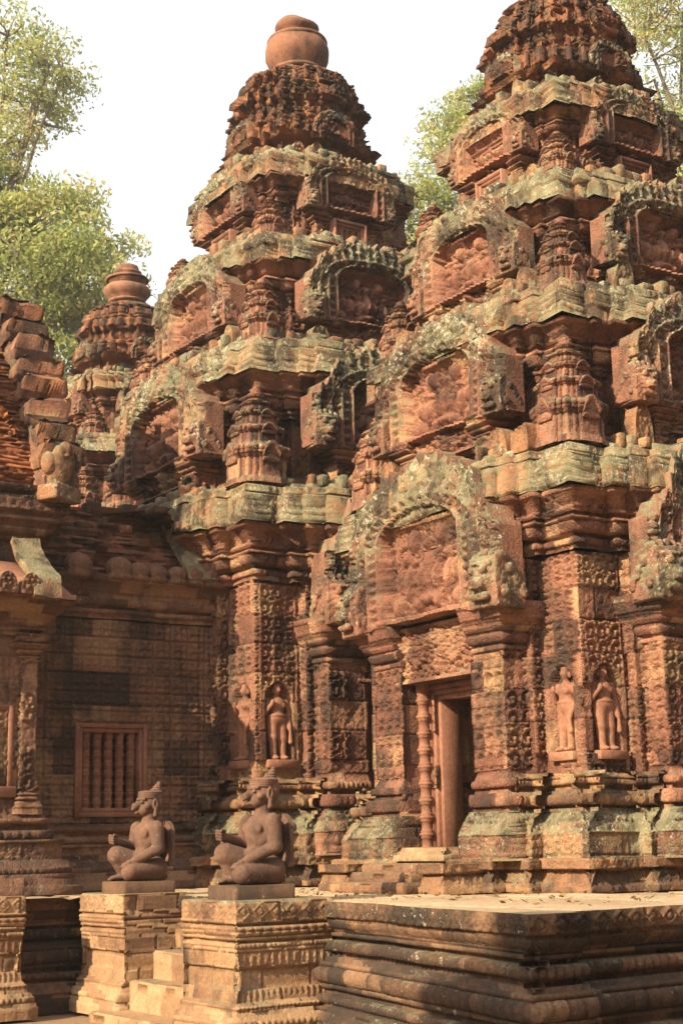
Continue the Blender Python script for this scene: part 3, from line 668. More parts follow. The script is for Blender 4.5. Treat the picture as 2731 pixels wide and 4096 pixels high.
def temple_tower(name, label, loc, s, seed, seg, group, east_porch=True, fine=True):
    root = thing(name, label, 'temple tower', loc, group); root.scale = (s, s, s)
    # ---- plinth and socle
    pl = plan(1.80, [(.92, 2.06), (.92, 1.92), (1.22, 1.92), (1.22, 1.80)])
    mb = MB(); ring_stack(mb, pl, [('plain', .045, .02, .02), ('plain', .03, 0, -.02), ('leafrow', .085, -.03, -.06, dict(per=.1, a=.015, dark=.62)), ('plain', .02, -.07, -.07), ('floral', .07, 0, 0, dict(a=.006, lich=.2)), ('plain', .012, -.012, -.012)], 0, seg, seed, rough=.012, block=.010, bl=.6)
    mb.build('plinth', M['base'], root)
    door = [(.36, .55), (.36, 1.56)]; blind = [(.52, 1.50), (.52, 1.56)]
    body_s = lambda h, q, c: [(.36, .5), (.36, q), (c, q), (c, h)]
    sides = {}
    def side(h, q, c): return {0: ([(.36, .5), (.36, 1.50), (.58, 1.50), (.58, q), (c, q), (c, h)] if q > 1.7 else [(.36, .5), (.36, q), (c, q), (c, h)]) if east_porch else [(c, q), (c, h)], 1: [(.58, 1.46), (.58, q), (c, q), (c, h)] if q > 1.7 else [(.46, 1.46), (.46, q), (c, q), (c, h)]}
    def stack(nm, h, q, c, segs, z0, mat, rough, block):
        ss = side(h, q, c); pl = plan(h, [(c, q), (c, h)], ss); n = len(pl); es = []
        for i in range(n):
            a, b = np.array(pl[i]), np.array(pl[(i + 1) % n]); mid = (a + b)/2; L = np.hypot(*(b - a))
            es.append(0.0 if (np.abs(mid).min() < .585 and np.abs(mid).max() < q - .001) else 1.0)
        mb = MB(); ring_stack(mb, pl, segs, z0, seg, seed + 1, es=es, rough=rough, block=block); return mb.build(nm, mat, root)
    stack('socle', 1.72, 1.84, 1.18, [('floral', .20, .0, .0, dict(a=.010, lich=.55, dark=.42)), ('plain', .012, .015, .015, dict(lich=.6)), ('floral', .15, -.01, -.12, dict(a=.014, lich=.72, dark=.42, curve=1.6)), ('dentil', .03, -.13, -.13, dict(lich=.3)), ('plain', .025, -.16, -.16),
        ('petal', .085, -.10, -.10, dict(per=.075, a=.03, lich=.1)), ('plain', .03, -.14, -.14), ('plain', .045, -.19, -.19), ('bead', .05, -.16, -.16, dict(per=.045)), ('plain', .025, -.15, -.15, dict(lich=.3)), ('plain', .03, -.20, -.22)], .25, M['base'], .014, .008)
    stack('wall', 1.48, 1.60, 1.0, [('pier', 1.85, 0, 0, dict(block=.012, lich=.08, dark=.48, a=.018))], .88, M['red'], .010, .010)
    # ---- first cornice
    def cornice(nm, z0, pl, rows, mat, sd, cop=None):
        mb = MB(); zt_ = ring_stack(mb, pl, rows, z0, seg, sd, rough=.022, block=.016, bl=.42)
        if cop is not None: edge_blocks(mb, pl, cop, zt_ - .01, np.random.RandomState(sd))
        return mb.build(nm, mat, root)
    pc = plan(1.48, [(.74, 1.72), (.74, 1.64), (.93, 1.64), (.93, 1.57), (1.10, 1.57), (1.10, 1.48)])
    cornice('cornice_moulding', 2.73, pc, [('plain', .04, .03, .03, dict(lich=.15)), ('bead', .055, .05, .05, dict(per=.055)), ('plain', .035, .02, .03), ('petal', .10, .09, .12, dict(per=.10, a=.028, down=1)), ('plain', .02, .15, .15), ('plain', .05, .08, .08), ('plain', .03, .12, .12), ('floral', .13, .10, .19, dict(a=.016, curve=1.4)), ('dentil', .04, .22, .22)], M['red'], seed + 2)
    cornice('cornice_slab', 3.23, pc, [('floral', .27, .24, .22, dict(a=.010, lich=.80, c=.06, block=.03)), ('plain', .02, .18, .18, dict(lich=.6)), ('leafrow', .07, .19, .19, dict(a=.012, lich=.75, per=.07, block=.025)), ('plain', .06, .13, .10, dict(lich=.9))], M['lichen'], seed + 3, .13)
    # ---- upper storeys
    for i, t in T.items():
        a, d0, d1, b, d2, d3, c3 = t['d']; pl = plan(t['h'], [(a, d0), (a, d1), (b, d1), (b, d3), (c3, d3), (c3, t['h'])])
        hw = t['zw'] - t['z0']
        mb = MB(); ring_stack(mb, pl, [('plain', hw*.06, .09, .09, dict(lich=.5)), ('petal', hw*.12, .07, .04, dict(per=.08, a=.02)), ('plain', hw*.05, .03, .02), ('pier' if i < 4 else 'scroll', hw*.77, 0, 0, dict(n0=.05, n1=.72, nw=.11, lich=.1))], t['z0'], seg, seed + i*7, rough=.014, block=.014)
        mb.build('storey_wall', M['red'], root)
        f = t['hs'] - t['h']; ch = t['zs'] - t['zw']; sh = t['zt'] - t['zs']; eh = t['ze'] - t['zt']
        cornice('cornice_moulding', t['zw'], pl, [('plain', ch*.09, .02, .02), ('bead', ch*.12, .03, .03, dict(per=.05)), ('petal', ch*.24, f*.30, f*.44, dict(per=.09, a=.024, down=1)), ('plain', ch*.06, f*.55, f*.55), ('plain', ch*.13, f*.34, f*.34), ('floral', ch*.28, f*.44, f*.80, dict(a=.014, curve=1.4)), ('dentil', ch*.08, f*.92, f*.92)], M['red'], seed + i*7 + 1)
        cornice('cornice_slab', t['zs'], pl, [('floral', sh, f, f*.92, dict(a=.010, lich=.78 if i < 4 else .6, block=.035, bl=.36)), ('plain', .02, f*.72, f*.72, dict(lich=.6)), ('leafrow', eh*.7, f*.78, f*.76, dict(a=.012, lich=.8, per=.07, block=.03)), ('plain', eh*.4, f*.5, f*.4, dict(lich=.9))], M['lichen'], seed + i*7 + 2, f*.55)
    # ---- crown
    z = 7.43
    pl = plan(.58, [(.20, .68), (.20, .63), (.38, .63), (.38, .58)])
    mb = MB(); z = ring_stack(mb, pl, [('plain', .05, .06, .04), ('scroll', .24, -.02, -.02, dict(per=.12)), ('plain', .03, .02, .04), ('floral', .05, .06, .10)], z, seg, seed + 40, rough=.018, block=.02)
    pl2 = plan(.58, [(.17, .80), (.17, .72), (.31, .72), (.31, .65), (.45, .65), (.45, .58)])
    rows = []; k0 = 1.04
    for j, (hh, ka, k1, st_) in enumerate(((.04, .92, .98, 'plain'), (.20, .98, .96, 'floral'), (.03, .86, .86, 'plain'), (.05, .88, .90, 'petal'), (.18, .87, .86, 'scroll'), (.05, .93, .97, 'plain'), (.16, .94, .91, 'floral'), (.04, .80, .80, 'plain'), (.06, .86, .85, 'petal'), (.13, .83, .79, 'floral'), (.03, .70, .70, 'plain'), (.06, .77, .75, 'petal'), (.05, .70, .66, 'plain'), (.04, .60, .56, 'petal'))):
        rows.append((st_, hh*.88, 0, 0, dict(a=.022, per=.12, sc=(ka, k1), dark=.55)))
    z = ring_stack(mb, pl2, rows, z, seg, seed + 41, rough=.022, block=.028, bl=.22, bh=.17)
    mb.build('crown', M['crown'], root)
    for k in range(4):
        mb = pediment(.27, .36, seed + 50 + k, .014, .74, .3, .6); mb.build('gable', M['crown'], root, rotz=k*Q, loc=(0, 0, 7.76))
    mb = MB(); zf = z + .02
    lathe(mb, [(.30, zf), (.29, zf + .08), (.30, zf + .11), (.355, zf + .17), (.395, zf + .25), (.405, zf + .33), (.385, zf + .40), (.36, zf + .44), (.365, zf + .455), (.30, zf + .49), (.25, zf + .51), (.225, zf + .53), (.225, zf + .56), (.25, zf + .575), (.275, zf + .60), (.285, zf + .635), (.27, zf + .67), (.235, zf + .70), (.20, zf + .71), (.19, zf + .725), (.12, zf + .735), (.05, zf + .74)], 48)
    if seed == 8:
        mb = MB(); lathe(mb, [(.30, zf), (.27, zf + .06), (.30, zf + .09), (.30, zf + .12), (.36, zf + .16), (.41, zf + .22), (.42, zf + .28), (.37, zf + .33), (.27, zf + .36), (.26, zf + .39), (.33, zf + .41), (.34, zf + .45), (.25, zf + .48), (.20, zf + .52), (.25, zf + .55), (.25, zf + .58), (.20, zf + .61), (.21, zf + .64), (.19, zf + .68), (.10, zf + .70), (.03, zf + .71)], 40)
    if seed != 8:      # the lid has lost a piece on one side and keeps a splinter standing
        mb.xform(lambda v: np.stack((v[:, 0], v[:, 1], v[:, 2] - np.where(v[:, 2] > zf + .66, 1, 0)*np.clip((v[:, 0] + .25*v[:, 1]) - .02, 0, 1)*.16 + np.where(v[:, 2] > zf + .68, 1, 0)*np.exp(-((v[:, 0] + .15)**2 + (v[:, 1] + .06)**2)/.003)*.07), -1))
        mb.xform(lambda v: v*np.where(((np.abs(np.arctan2(v[:, 1], v[:, 0]) + 2.2) < .16) & (v[:, 2] > zf + .30) & (v[:, 2] < zf + .46))[:, None], np.array((.90, .90, 1)), 1.0))
    mb.xform(lambda v: v + np.stack((fbm(v, 4, 4, seed)*.026, fbm(v + 5, 4, 4, seed)*.026, fbm(v + 9, 3, 3, seed)*.026), -1))
    mb.xform(lambda v: v*np.array((.90, .90, 1.02)) + np.array((0, 0, .03 - zf*.02))); fin = mb.build('finial', M['pot'], root, smooth=True)
    mb = MB(); lathe(mb, [(.30, zf + .055), (.335, zf + .07), (.335, zf + .095), (.30, zf + .105)], 36); lathe(mb, [(.37, zf + .435), (.385, zf + .45), (.375, zf + .47), (.34, zf + .475)], 36); mb.xform(lambda v: v*np.array((.90, .90, 1.02)) + np.array((0, 0, .03 - zf*.02))); mb.build('foot_ring', M['pot'], fin, loc=(0, 0, 0))
    # ---- faces
    F1 = dict(ped=(1.13, 1.40, 2.34, 1.95), lin=(.60, .50, 1.80, 1.80), pil=(.52, .92, 1.40, 1.84, .25, 2.36), bf=.20, zb=.72, cap=.40, cf=.16, col=(.45, 1.66, .25, 1.80, .062), door=(.31, .31, 1.66, 1.55), fw=.045, thick=.20, res=.0145)
    F2 = dict(ped=(.98, 1.05, 4.06, 1.70), lin=(.48, .26, 3.82, 1.64), pil=(.44, .66, 1.3, 1.66, 3.62, 4.08), bf=.05, zb=.08, cap=.18, cf=.11, col=(.38, 1.56, 3.62, 3.84, .045), door=(.24, 3.62, 3.80, 1.48), fw=.04, thick=.18)
    F3 = dict(ped=(.80, .88, 5.47, 1.33), lin=(.40, .22, 5.28, 1.26), pil=(.36, .54, .98, 1.28, 5.12, 5.49), bf=.04, zb=.06, cap=.16, cf=.09, col=(.31, 1.2, 5.12, 5.29, .035), door=(.20, 5.12, 5.26, 1.16), fw=.03, thick=.17)
    F4 = dict(ped=(.56, .62, 6.84, .98), lin=(.28, .16, 6.70, .88), pil=(.25, .38, .7, .90, 6.35, 6.86), bf=.03, zb=.06, cap=.16, cf=.07, col=(.21, .86, 6.35, 6.71, .03), door=(.13, 6.35, 6.68, .93), fw=.025, thick=.15)
    for i, sp in enumerate((F1, F2, F3, F4)):
        for k in (0, 1):
            if i == 0 and k == 0 and not east_porch: continue
            s2 = dict(sp); cp = (k + 2,)
            if i == 0 and not east_porch: s2['ped'] = (1.02, 1.34, 2.34, 1.93)
            if i == 0:
                if k == 0: s2['open'] = True
                cp = (2, 3) if k == 1 else ()
            if not fine: s2['res'] = .03
            face_parts(root, k, s2, seed*13 + i*5 + k, seg, copies=cp)
    # ---- little towers on the corners and leaves on the edges
    for (z0, h, w, c) in ((3.62, .98, .26, 1.40), (5.12, .68, .19, 1.22), (6.36, .46, .15, .96)):
        mb = MB(); mini_tower(mb, h, w, seed + 60); m0 = mb.build('miniature_tower', M['red'], root, loc=(c, -c, z0)); 
        for q, (x, y) in enumerate(((c, c), (-c, c), (-c, -c))): link_copy(m0, root, (q + 1)*Q, loc=(x, y, z0))
    rs = random.Random(seed)
    for (z0, d, xs, h) in ((3.62, 1.66, (-1.12, -.84, .84, 1.12), .42), (5.12, 1.34, (-.92, -.68, .68, .92), .34), (6.36, 1.02, (-.72, -.5, .5, .72), .28), (7.44, .76, (-.52, -.3, .3, .52), .22)):
        for k in range(4):
            for x in xs:
                if rs.random() < .42: continue
                mb = MB(); leaf_antefix(mb, h*rs.uniform(.5, .75), h*rs.uniform(.55, 1.15), .12, rs.randrange(99)); lean = rs.uniform(-.12, .12); cut = h*rs.uniform(.5, 1.3); mb.xform(lambda v: np.stack((v[:, 0] + lean*v[:, 2], v[:, 1], np.minimum(v[:, 2], cut + .25*v[:, 0])), -1))
                c_, s_ = math.cos(k*Q), math.sin(k*Q); yy = -d + rs.uniform(-.03, .03)
                mb.build('antefix', M['lichen'], root, loc=(x*c_ - yy*s_, x*s_ + yy*c_, z0), rotz=k*Q)
    # ---- figures in the niches of the wall piers
    for k in ((0, 1) if east_porch else (0, 1)):
        for x in ((1.235, -1.235) if fine else ()):
            o = bpy.data.objects.new('relief_figure', devata_mesh()); COL.objects.link(o); o.parent = root
            c_, s_ = math.cos(k*Q), math.sin(k*Q); yy = -1.435
            o.location = (x*c_ - yy*s_, x*s_ + yy*c_, 1.10); o.rotation_euler = (0, 0, k*Q)
    return root

ZT = 1.0
A = temple_tower('temple_tower', 'nearest sandstone tower, open doorway at its foot, top cut by the frame', (-10.65, 9.85, ZT), 1.0, 3, .0135, 'sandstone sanctuary towers in a row')
#C
CT = temple_tower('temple_tower', 'tall central sandstone tower joined to the hall, whole urn finial against the sky', (-15.72, 9.85, ZT), 1.175, 4, .0145, 'sandstone sanctuary towers in a row', east_porch=False)
ST_ = temple_tower('temple_tower', 'farthest sandstone tower at far left, mostly hidden behind the hall gable and central tower', (-20.95, 9.85, ZT), 1.0, 8, .045, 'sandstone sanctuary towers in a row', fine=False)

# ------------------------------------------------------------------ terrace, stairs, pedestals
tr = thing('stone_terrace', 'long moulded stone terrace under the towers with diamond frieze along its edge', 'terrace', (0, 0, 0))
TP0 = [('plain', .13, .17, .16), ('plain', .04, .13, .13), ('leafrow', .06, .12, .07, dict(a=.02, per=.09)), ('plain', .03, .07, .07), ('plain', .02, .03, .03), ('bead', .065, .03, .03, dict(per=.062, a=.048, lich=.1)), ('plain', .04, -.01, -.01), ('plain', .03, .025, .025),
      ('petal', .125, .01, .015, dict(per=.115, a=.065, lich=.12)), ('plain', .03, .035, .03), ('plain', .03, -.01, -.01), ('plain', .035, -.055, -.055), ('bead', .08, -.035, -.035, dict(per=.068, a=.052, lich=.3)), ('plain', .03, -.08, -.08), ('plain', .025, -.045, -.045), ('petal', .09, -.06, -.015, dict(per=.07, a=.02, down=1)), ('dentil', .022, -.02, -.02, dict(per=.03)), ('diamond', .115, 0, 0, dict(a=.012, lich=.22, bl=.55))]
TP = [(a, b, c*1.5 if c < 0 else c, d*1.5 if d < 0 else d, *e) for a, b, c, d, *e in TP0]
poly = [(-30, -4), (-13.2, -4), (-13.2, 6.26), (-9.6, 6.22), (-6.72, 5.64), (-6.72, 6.10), (-6.84, 6.10), (-6.84, 15), (-30, 15)]
mb = MB(); ring_stack(mb, poly, TP, 0.0, .0125, 11, rough=.007, block=.010, bl=.62, bh=.4, cap=False)
mb.build('moulded_side', M['terr'], tr)
mb = MB()
def sheet(x0, x1, y0, y1, z, d=.06):
    nx, ny = int((x1 - x0)/d) + 1, int((y1 - y0)/d) + 1
    X, Y = np.meshgrid(np.linspace(x0, x1, nx), np.linspace(y0, y1, ny)); P3 = np.stack((X, Y, X*0), -1)
    bi = np.floor(Y/.62 + .02*np.sin(X*3)); bj = np.floor(X/.85 + .5*(bi % 2)); hb = h3(bi, bj, bi*0, 5)
    Zz = z + (hb - .5)*.012 + fbm(P3, 1.5, 3, 5)*.008
    jt = (frac(Y/.62 + .02*np.sin(X*3)) < d*1.1/.62) | (frac(X/.85 + .5*(bi % 2)) < d*1.1/.85)
    Zz = Zz - .018*jt + np.clip(fbm(P3 + 7, 3.5, 3, 6) - .3, 0, 1)*-.05
    mb.add(np.stack((X, Y, Zz), -1), grid_quads(ny, nx), mask=np.stack((hb*(1 - .8*jt), hb*0, .45 + .5*jt), -1).reshape(-1, 3))
sheet(-13.0, -6.78, 5.68, 11, ZT - .006, .03); sheet(-16.5, -13.02, -4, 11, ZT - .012, .08)
for i, V in enumerate(mb.v):      # the paving stops at the slanting edge
    lim = np.interp(V[:, 0], [-13.0, -9.6, -6.72], [6.28, 6.24, 5.66]); V[:, 1] = np.where(V[:, 0] > -13.0, np.maximum(V[:, 1], lim), V[:, 1]); V[:, 0] = np.where((V[:, 1] > 6.08) & (V[:, 0] > -6.88), -6.88, V[:, 0])
mb.build('paving', M['floor'], tr)

st = thing('stone_staircase', 'short flight of worn stone steps between the two guardian pedestals', 'staircase', (-11.42, 5.6, 0))
rs = np.random.RandomState(4)
for i, (zt, yf, yb, x0, x1) in enumerate(((.992, 6.44, 6.8, -12.10, -10.57), (.77, 6.20, 6.6, -12.10, -10.57), (.55, 5.99, 6.4, -12.10, -10.57), (.32, 5.77, 6.2, -12.10, -10.57), (.08, 5.50, 6.0, -12.30, -10.57))):
    pl = [(x0, yf), (x1, yf), (x1, yb), (x0, yb)]
    mb = MB(); h = .26 if i else .25
    ring_stack(mb, pl, [('plain', h - .02, 0, 0), ('plain', .02, 0, -.02)], zt - h, .03, 20 + i, rough=.010, block=.005, bl=.5, vis=lambda n: True)
    V = np.array([(x, y, zt + .002) for y in np.linspace(yf + .018, yb, 5) for x in np.linspace(x0 + .02, x1 - .02, 9)]); mb.add(V, grid_quads(5, 9), mask=(.6, 0, .4))
    mb.xform(lambda v: v - np.array((-11.42, 5.6, 0))); mb.build('step', M['gold'], st)

PP = [('plain', .10, .09, .09), ('plain', .03, .075, .075), ('bead', .05, .06, .06, dict(per=.05, a=.022)), ('plain', .03, .05, .04), ('plain', .03, .02, .02), ('bead', .04, .01, .01, dict(per=.035, a=.018)), ('plain', .02, .0, -.01), ('leafrow', .085, -.03, -.035, dict(a=.014, per=.05)), ('plain', .14, -.05, -.045), ('plain', .02, -.03, -.03),
      ('leafrow', .10, -.03, -.03, dict(a=.014, per=.06, down=1)), ('plain', .025, -.015, -.015), ('bead', .04, -.02, -.02, dict(per=.035, a=.018)), ('plain', .02, -.03, -.03), ('plain', .02, -.005, -.005), ('petal', .075, -.02, .0, dict(per=.075, a=.028)), ('plain', .02, -.02, -.02), ('dentil', .02, -.005, -.005, dict(per=.025)), ('diamond', .125, .0, .0, dict(a=.008, lich=.32)), ('plain', .012, 0, -.012, dict(lich=.4))]
def pedestal(label, x0, x1, y0, y1, es, seed, mat):
    root = thing('stone_pedestal', label, 'pedestal', ((x0 + x1)/2, (y0 + y1)/2, 0), 'moulded pedestals beside the stairs')
    mb = MB(); pl = [(x0, y0), (x1, y0), (x1, y1), (x0, y1)]
    ring_stack(mb, pl, PP, .02, .0125, seed, es=es, rough=.009, block=.005, bl=.4, vis=lambda n: True)
    mb.xform(lambda v: v - np.array(root.location)); mb.build('moulded_block', mat, root); return root
pedestal('moulded golden pedestal on the right of the steps, carved on both visible faces', -10.56, -9.74, 5.47, 6.30, [1, 1, 0, 0], 31, M['gold'])
pedestal('moulded golden pedestal on the left of the steps with a plain smooth inner face', -13.02, -12.11, 5.72, 6.3, [1, 0, 0, 1], 32, M['gold'])
pedestal('pale moulded pedestal cut by the lower left edge of the photo', -13.65, -12.72, 4.15, 5.09, [1, 1, 1, 0], 33, M['gold'])

# small stair at the foot of the doorway
ds = thing('doorway_step', 'little worn stone stair before the open doorway of the nearest tower', 'steps', (-10.65, 7.6, ZT))
for i, (x0, x1, yf, zt) in enumerate(((-.50, .34, -.10, .235), (-.52, .36, -.20, .17), (-.62, .46, -.33, .09))):
    mb = MB(); ring_stack(mb, [(x0, yf), (x1, yf), (x1, .3), (x0, .3)], [('petal' if i == 2 else 'plain', zt - .015, 0, 0, dict(a=.012, per=.05)), ('plain', .015, 0, -.012)], 0, .02, 41 + i, rough=.010, vis=lambda n: True)
    mb.build('tread', M['base'], ds)
for x0, x1, yf in ((-1.08, -.64, -.16), (.48, .80, -.20)):
    mb = MB(); ring_stack(mb, [(x0, yf), (x1, yf), (x1, .3), (x0, .3)], [('plain', .06, .01, .01), ('leafrow', .08, -.01, -.03, dict(a=.012)), ('plain', .02, -.04, -.04), ('floral', .07, 0, 0, dict(a=.006))], 0, .02, 45, rough=.012, vis=lambda n: True)
    mb.build('side_block', M['base'], ds)
mb = MB(); ring_stack(mb, [(-.36, .14), (.36, .14), (.36, .8), (-.36, .8)], [('plain', .05, .0, .0), ('plain', .03, -.02, -.03), ('plain', .03, -.05, -.05)], .25, .02, 47, rough=.008, vis=lambda n: True)
mb.build('door_sill', M['gold'], ds)

# ------------------------------------------------------------------ guardian statues
def P3(s, f, z): return (s, -f, z)
def guardian(label, loc, seed, rot=0.0):
    root = thing('guardian_statue', label, 'statue', loc, 'kneeling bird-headed guardian statues')
    root.rotation_euler = (0, 0, rot)
    mb = MB(); ring_stack(mb, rect(-.21, .21, -.355, .15), [('plain', .097, 0, 0), ('plain', .008, 0, -.008)], 0, .03, seed, rough=.004, block=0, vis=lambda n: True); mb.build('plinth', M['plinth'], root)
    z0 = .104; A_ = []
    def p(s, f, z): return (s, -f, z + z0)
    def cap(a, b, ra, rb, k=.012): A_.append(('cap', k, p(*a), p(*b), ra, rb))
    def ell(c, r, k=.015): A_.append(('ell', k, p(*c), (r[0], r[1], r[2])))
    # trunk: hips, waist, deep chest, neck
    ell((0, -.03, .105), (.150, .125, .10), .02); cap((0, -.01, .15), (0, .01, .25), .106, .096, .03)
    ell((0, .01, .355), (.152, .118, .125), .04); ell((0, .0, .445), (.172, .100, .080), .04)
    ell((.068, .092, .405), (.066, .032, .050), .02); ell((-.068, .092, .405), (.066, .032, .050), .02)
    ell((0, .075, .22), (.092, .062, .065), .03); cap((0, .0, .49), (0, .0, .57), .066, .064, .02)
    # near arm straight down to the thigh
    cap((.182, .02, .455), (.218, .02, .275), .066, .054); cap((.218, .02, .275), (.140, .215, .175), .053, .036)
    ell((.130, .245, .166), (.034, .045, .020), .010)
    for i, L_ in enumerate((.058, .070, .066, .052)):
        x = .158 - i*.018; cap((x, .275, .160), (x - .006, .275 + L_*.55, .148), .0105, .0098, .003); cap((x - .006, .275 + L_*.55, .148), (x - .008, .275 + L_*.92, .124), .0098, .008, .003)
    cap((.100, .235, .164), (.088, .278, .146), .0115, .009, .004)
    # far arm bent, fist held up
    cap((-.182, .02, .455), (-.212, .045, .295), .064, .052); cap((-.212, .045, .295), (-.165, .235, .345), .050, .034)
    ell((-.158, .262, .360), (.030, .032, .040), .008)
    for i, L_ in enumerate((.038, .042, .040, .032)):
        zz = .392 - i*.021; cap((-.160, .285, zz), (-.146, .287 + L_*.7, zz + .004), .0115, .011, .003); cap((-.146, .287 + L_*.7, zz + .004), (-.118, .290, zz - .002), .011, .009, .003)
    cap((-.138, .250, .392), (-.118, .284, .402), .013, .010, .004)
    # near leg folded under, far leg with the knee up
    cap((.095, -.03, .105), (.140, .258, .080), .098, .078, .015); cap((.140, .262, .066), (.115, -.03, .040), .064, .048, .006); cap((.115, -.03, .04), (.10, -.10, .036), .042, .032, .008)
    cap((-.095, .0, .13), (-.140, .245, .222), .100, .086, .015); cap((-.140, .245, .215), (-.132, .185, .058), .074, .046, .008)
    cap((-.132, .165, .038), (-.128, .290, .024), .040, .026, .008)
    for i in range(4): cap((-.158 + i*.018, .285, .024), (-.160 + i*.019, .325 - .004*abs(i - 2.5), .015), .0115, .0095, .003)
    cap((-.092, .285, .026), (-.088, .332, .018), .015, .012, .003)
    # head: long skull, cheeks, brow, hooked beak
    hz = .665
    ell((0, -.005, hz), (.094, .112, .098), .015); ell((0, .045, hz - .045), (.070, .070, .058), .015)
    ell((0, .060, hz - .052), (.066, .058, .054), .01)
    cap((0, .088, hz - .004), (0, .142, hz - .018), .036, .031, .003); cap((0, .142, hz - .018), (0, .166, hz - .046), .029, .012, .003); cap((0, .085, hz - .062), (0, .128, hz - .074), .032, .016, .003)
    for s in (-1, 1):
        cap((s*.066, .080, hz + .046), (s*.014, .108, hz + .040), .014, .012, .004); ell((s*.044, .098, hz + .018), (.021, .014, .014), .002); ell((s*.074, .055, hz - .020), (.024, .032, .028), .006)
        ell((s*.094, -.015, hz - .005), (.014, .027, .055), .003); ell((s*.104, -.012, hz + .006), (.010, .014, .030), -.001); cap((s*.097, -.015, hz - .045), (s*.094, -.012, hz - .098), .016, .020, .003)
    # diadem band, then the tiered hair cone tilted back
    for j in range(4): ell((0, .002 - .004*j, hz + .056 + .016*j), (.096 + .003*j, .104 + .003*j, .020), .006)
    ell((0, -.07, hz + .03), (.090, .062, .110), .010)
    for i in range(5): ell((0, -.058 - .010*i, hz + .112 + .020*i), (.060 - .0100*i, .060 - .0100*i, .0135), .001)
    # belt
    cap((.10, .055, .150), (-.10, .055, .150), .030, .030, .008)
    V, q = surf_nets(A_, (-.32, -.40, z0 - .012), (.32, .26, 1.02), .0052)
    V = V + .0016*np.stack([fbm(V, 28, 2, seed + i) for i in range(3)], -1)
    V[:, 2] = np.maximum(V[:, 2], z0 - .004)
    mb = MB(); mb.add(V, q, mask=(.5, 0, .5)); mb.build('body', M['statue'], root, smooth=True)
    # stone slab left standing against the back
    n = 9; t = np.linspace(0, 1, n); mb = MB()
    U, W_ = np.meshgrid(np.linspace(-.19, .19, 13), np.linspace(0, 1, 16)); Zc = z0 + .12 + W_*(.40 - .09*np.abs(U/.19)**4); D = -.112 - .02*np.sin(W_*3) + .006*np.cos(U*60)
    field(mb, U, Zc, D, -.158, (.6, 0, .4)); Fb = np.stack((U, U*0 + .158, Zc), -1); mb.add(Fb, grid_quads(16, 13)[:, ::-1]); mb.build('back_slab', M['statue'], root, smooth=False)
    return root
guardian('dark kneeling bird-headed guardian statue on the right pedestal, larger in view', (-10.13, 5.93, 1.02), 51)
guardian('kneeling bird-headed guardian statue on the left pedestal, in front of the baluster window', (-12.53, 6.16, 1.02), 52, .03)
pt = thing('statue_plinth', 'dark square statue plinth just entering the left edge on the pale pedestal', 'plinth', (-13.14, 4.56, 1.01))
mb = MB(); ring_stack(mb, rect(-.30, .22, -.3, .28), [('plain', .085, 0, 0), ('plain', .008, 0, -.008)], 0, .03, 53, rough=.004, block=0, vis=lambda n: True); mb.build('plinth_block', M['plinth'], pt)

# ------------------------------------------------------------------ temple hall joined to the central tower
hall = thing('temple_hall', 'low dark sandstone hall with baluster window, brick roofs and ragged gable', 'temple hall', (-15.72, 4.0, ZT))
HX = -15.72; O = np.array(hall.location)
def hb(name, mbx, mat, parent=None, smooth=False):
    mbx.xform(lambda v: v - O); return mbx.build(name, mat, parent or hall, smooth=smooth)
CX = -14.70
W0, W1, WZ0, WZ1 = 6.46, 7.10, ZT + .82, ZT + 1.60
def st_hallwall(s, v, L, H, p, sd):
    d = st_squares(s, v, L, H, dict(q=.20, a=.024), sd)
    y = p['y0'] + s; z = p['z0'] + v
    ins = (y > W0) & (y < W1) & (z > WZ0) & (z < WZ1) & (L > 2)
    fr = (y > W0 - .09) & (y < W1 + .09) & (z > WZ0 - .09) & (z < WZ1 + .09) & (L > 2)
    return np.where(ins, -.20, np.where(fr, -.01, d))
ST['hallwall'] = st_hallwall; FINE['hallwall'] = .8
BASE = [('plain', .07, .36, .36), ('leafrow', .07, .34, .30, dict(a=.012)), ('plain', .03, .30, .30), ('bead', .05, .27, .27, dict(per=.06)), ('plain', .06, .26, .25), ('floral', .14, .20, .20, dict(a=.008, lich=.3)), ('plain', .03, .22, .22, dict(lich=.3)), ('petal', .08, .13, .13, dict(per=.09, a=.03)), ('plain', .05, .09, .09, dict(lich=.2)), ('plain', .05, .13, .13), ('plain', .03, .08, .08)]
CORN = [('plain', .05, .03, .03, dict(lich=.3)), ('bead', .05, .05, .05, dict(lich=.1)), ('plain', .03, .03, .03), ('petal', .08, .07, .10, dict(per=.08, a=.02, lich=.45)), ('plain', .06, .10, .12, dict(lich=.45)), ('floral', .10, .12, .20, dict(a=.01)), ('plain', .07, .22, .22, dict(lich=.25))]
visN = lambda n: n[0] > .5
# corridor between the hall and the tower
rc = rect(2*HX - CX, CX, 5.2, 8.1)
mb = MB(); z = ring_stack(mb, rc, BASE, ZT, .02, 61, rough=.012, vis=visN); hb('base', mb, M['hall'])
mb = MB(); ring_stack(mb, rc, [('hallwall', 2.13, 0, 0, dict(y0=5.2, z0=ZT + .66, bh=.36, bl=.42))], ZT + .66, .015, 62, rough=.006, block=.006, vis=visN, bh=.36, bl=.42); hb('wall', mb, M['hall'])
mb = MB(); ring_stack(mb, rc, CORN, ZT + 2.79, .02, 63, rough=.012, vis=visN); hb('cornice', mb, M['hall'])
mb = MB(); courses = []; zz = ZT + 3.23; hgt = .86; n = 15
for i in range(n):
    a = i/n; courses += [('plain', hgt/n*.86, -.02 - .66*a**1.25 - .02*(i % 2), -.03 - .66*a**1.25 - .02*(i % 2), dict(bl=.20, bh=hgt/n, block=.055)), ('plain', hgt/n*.14, -.07 - .66*a**1.25, -.07 - .66*a**1.25, dict(dark=.7))]
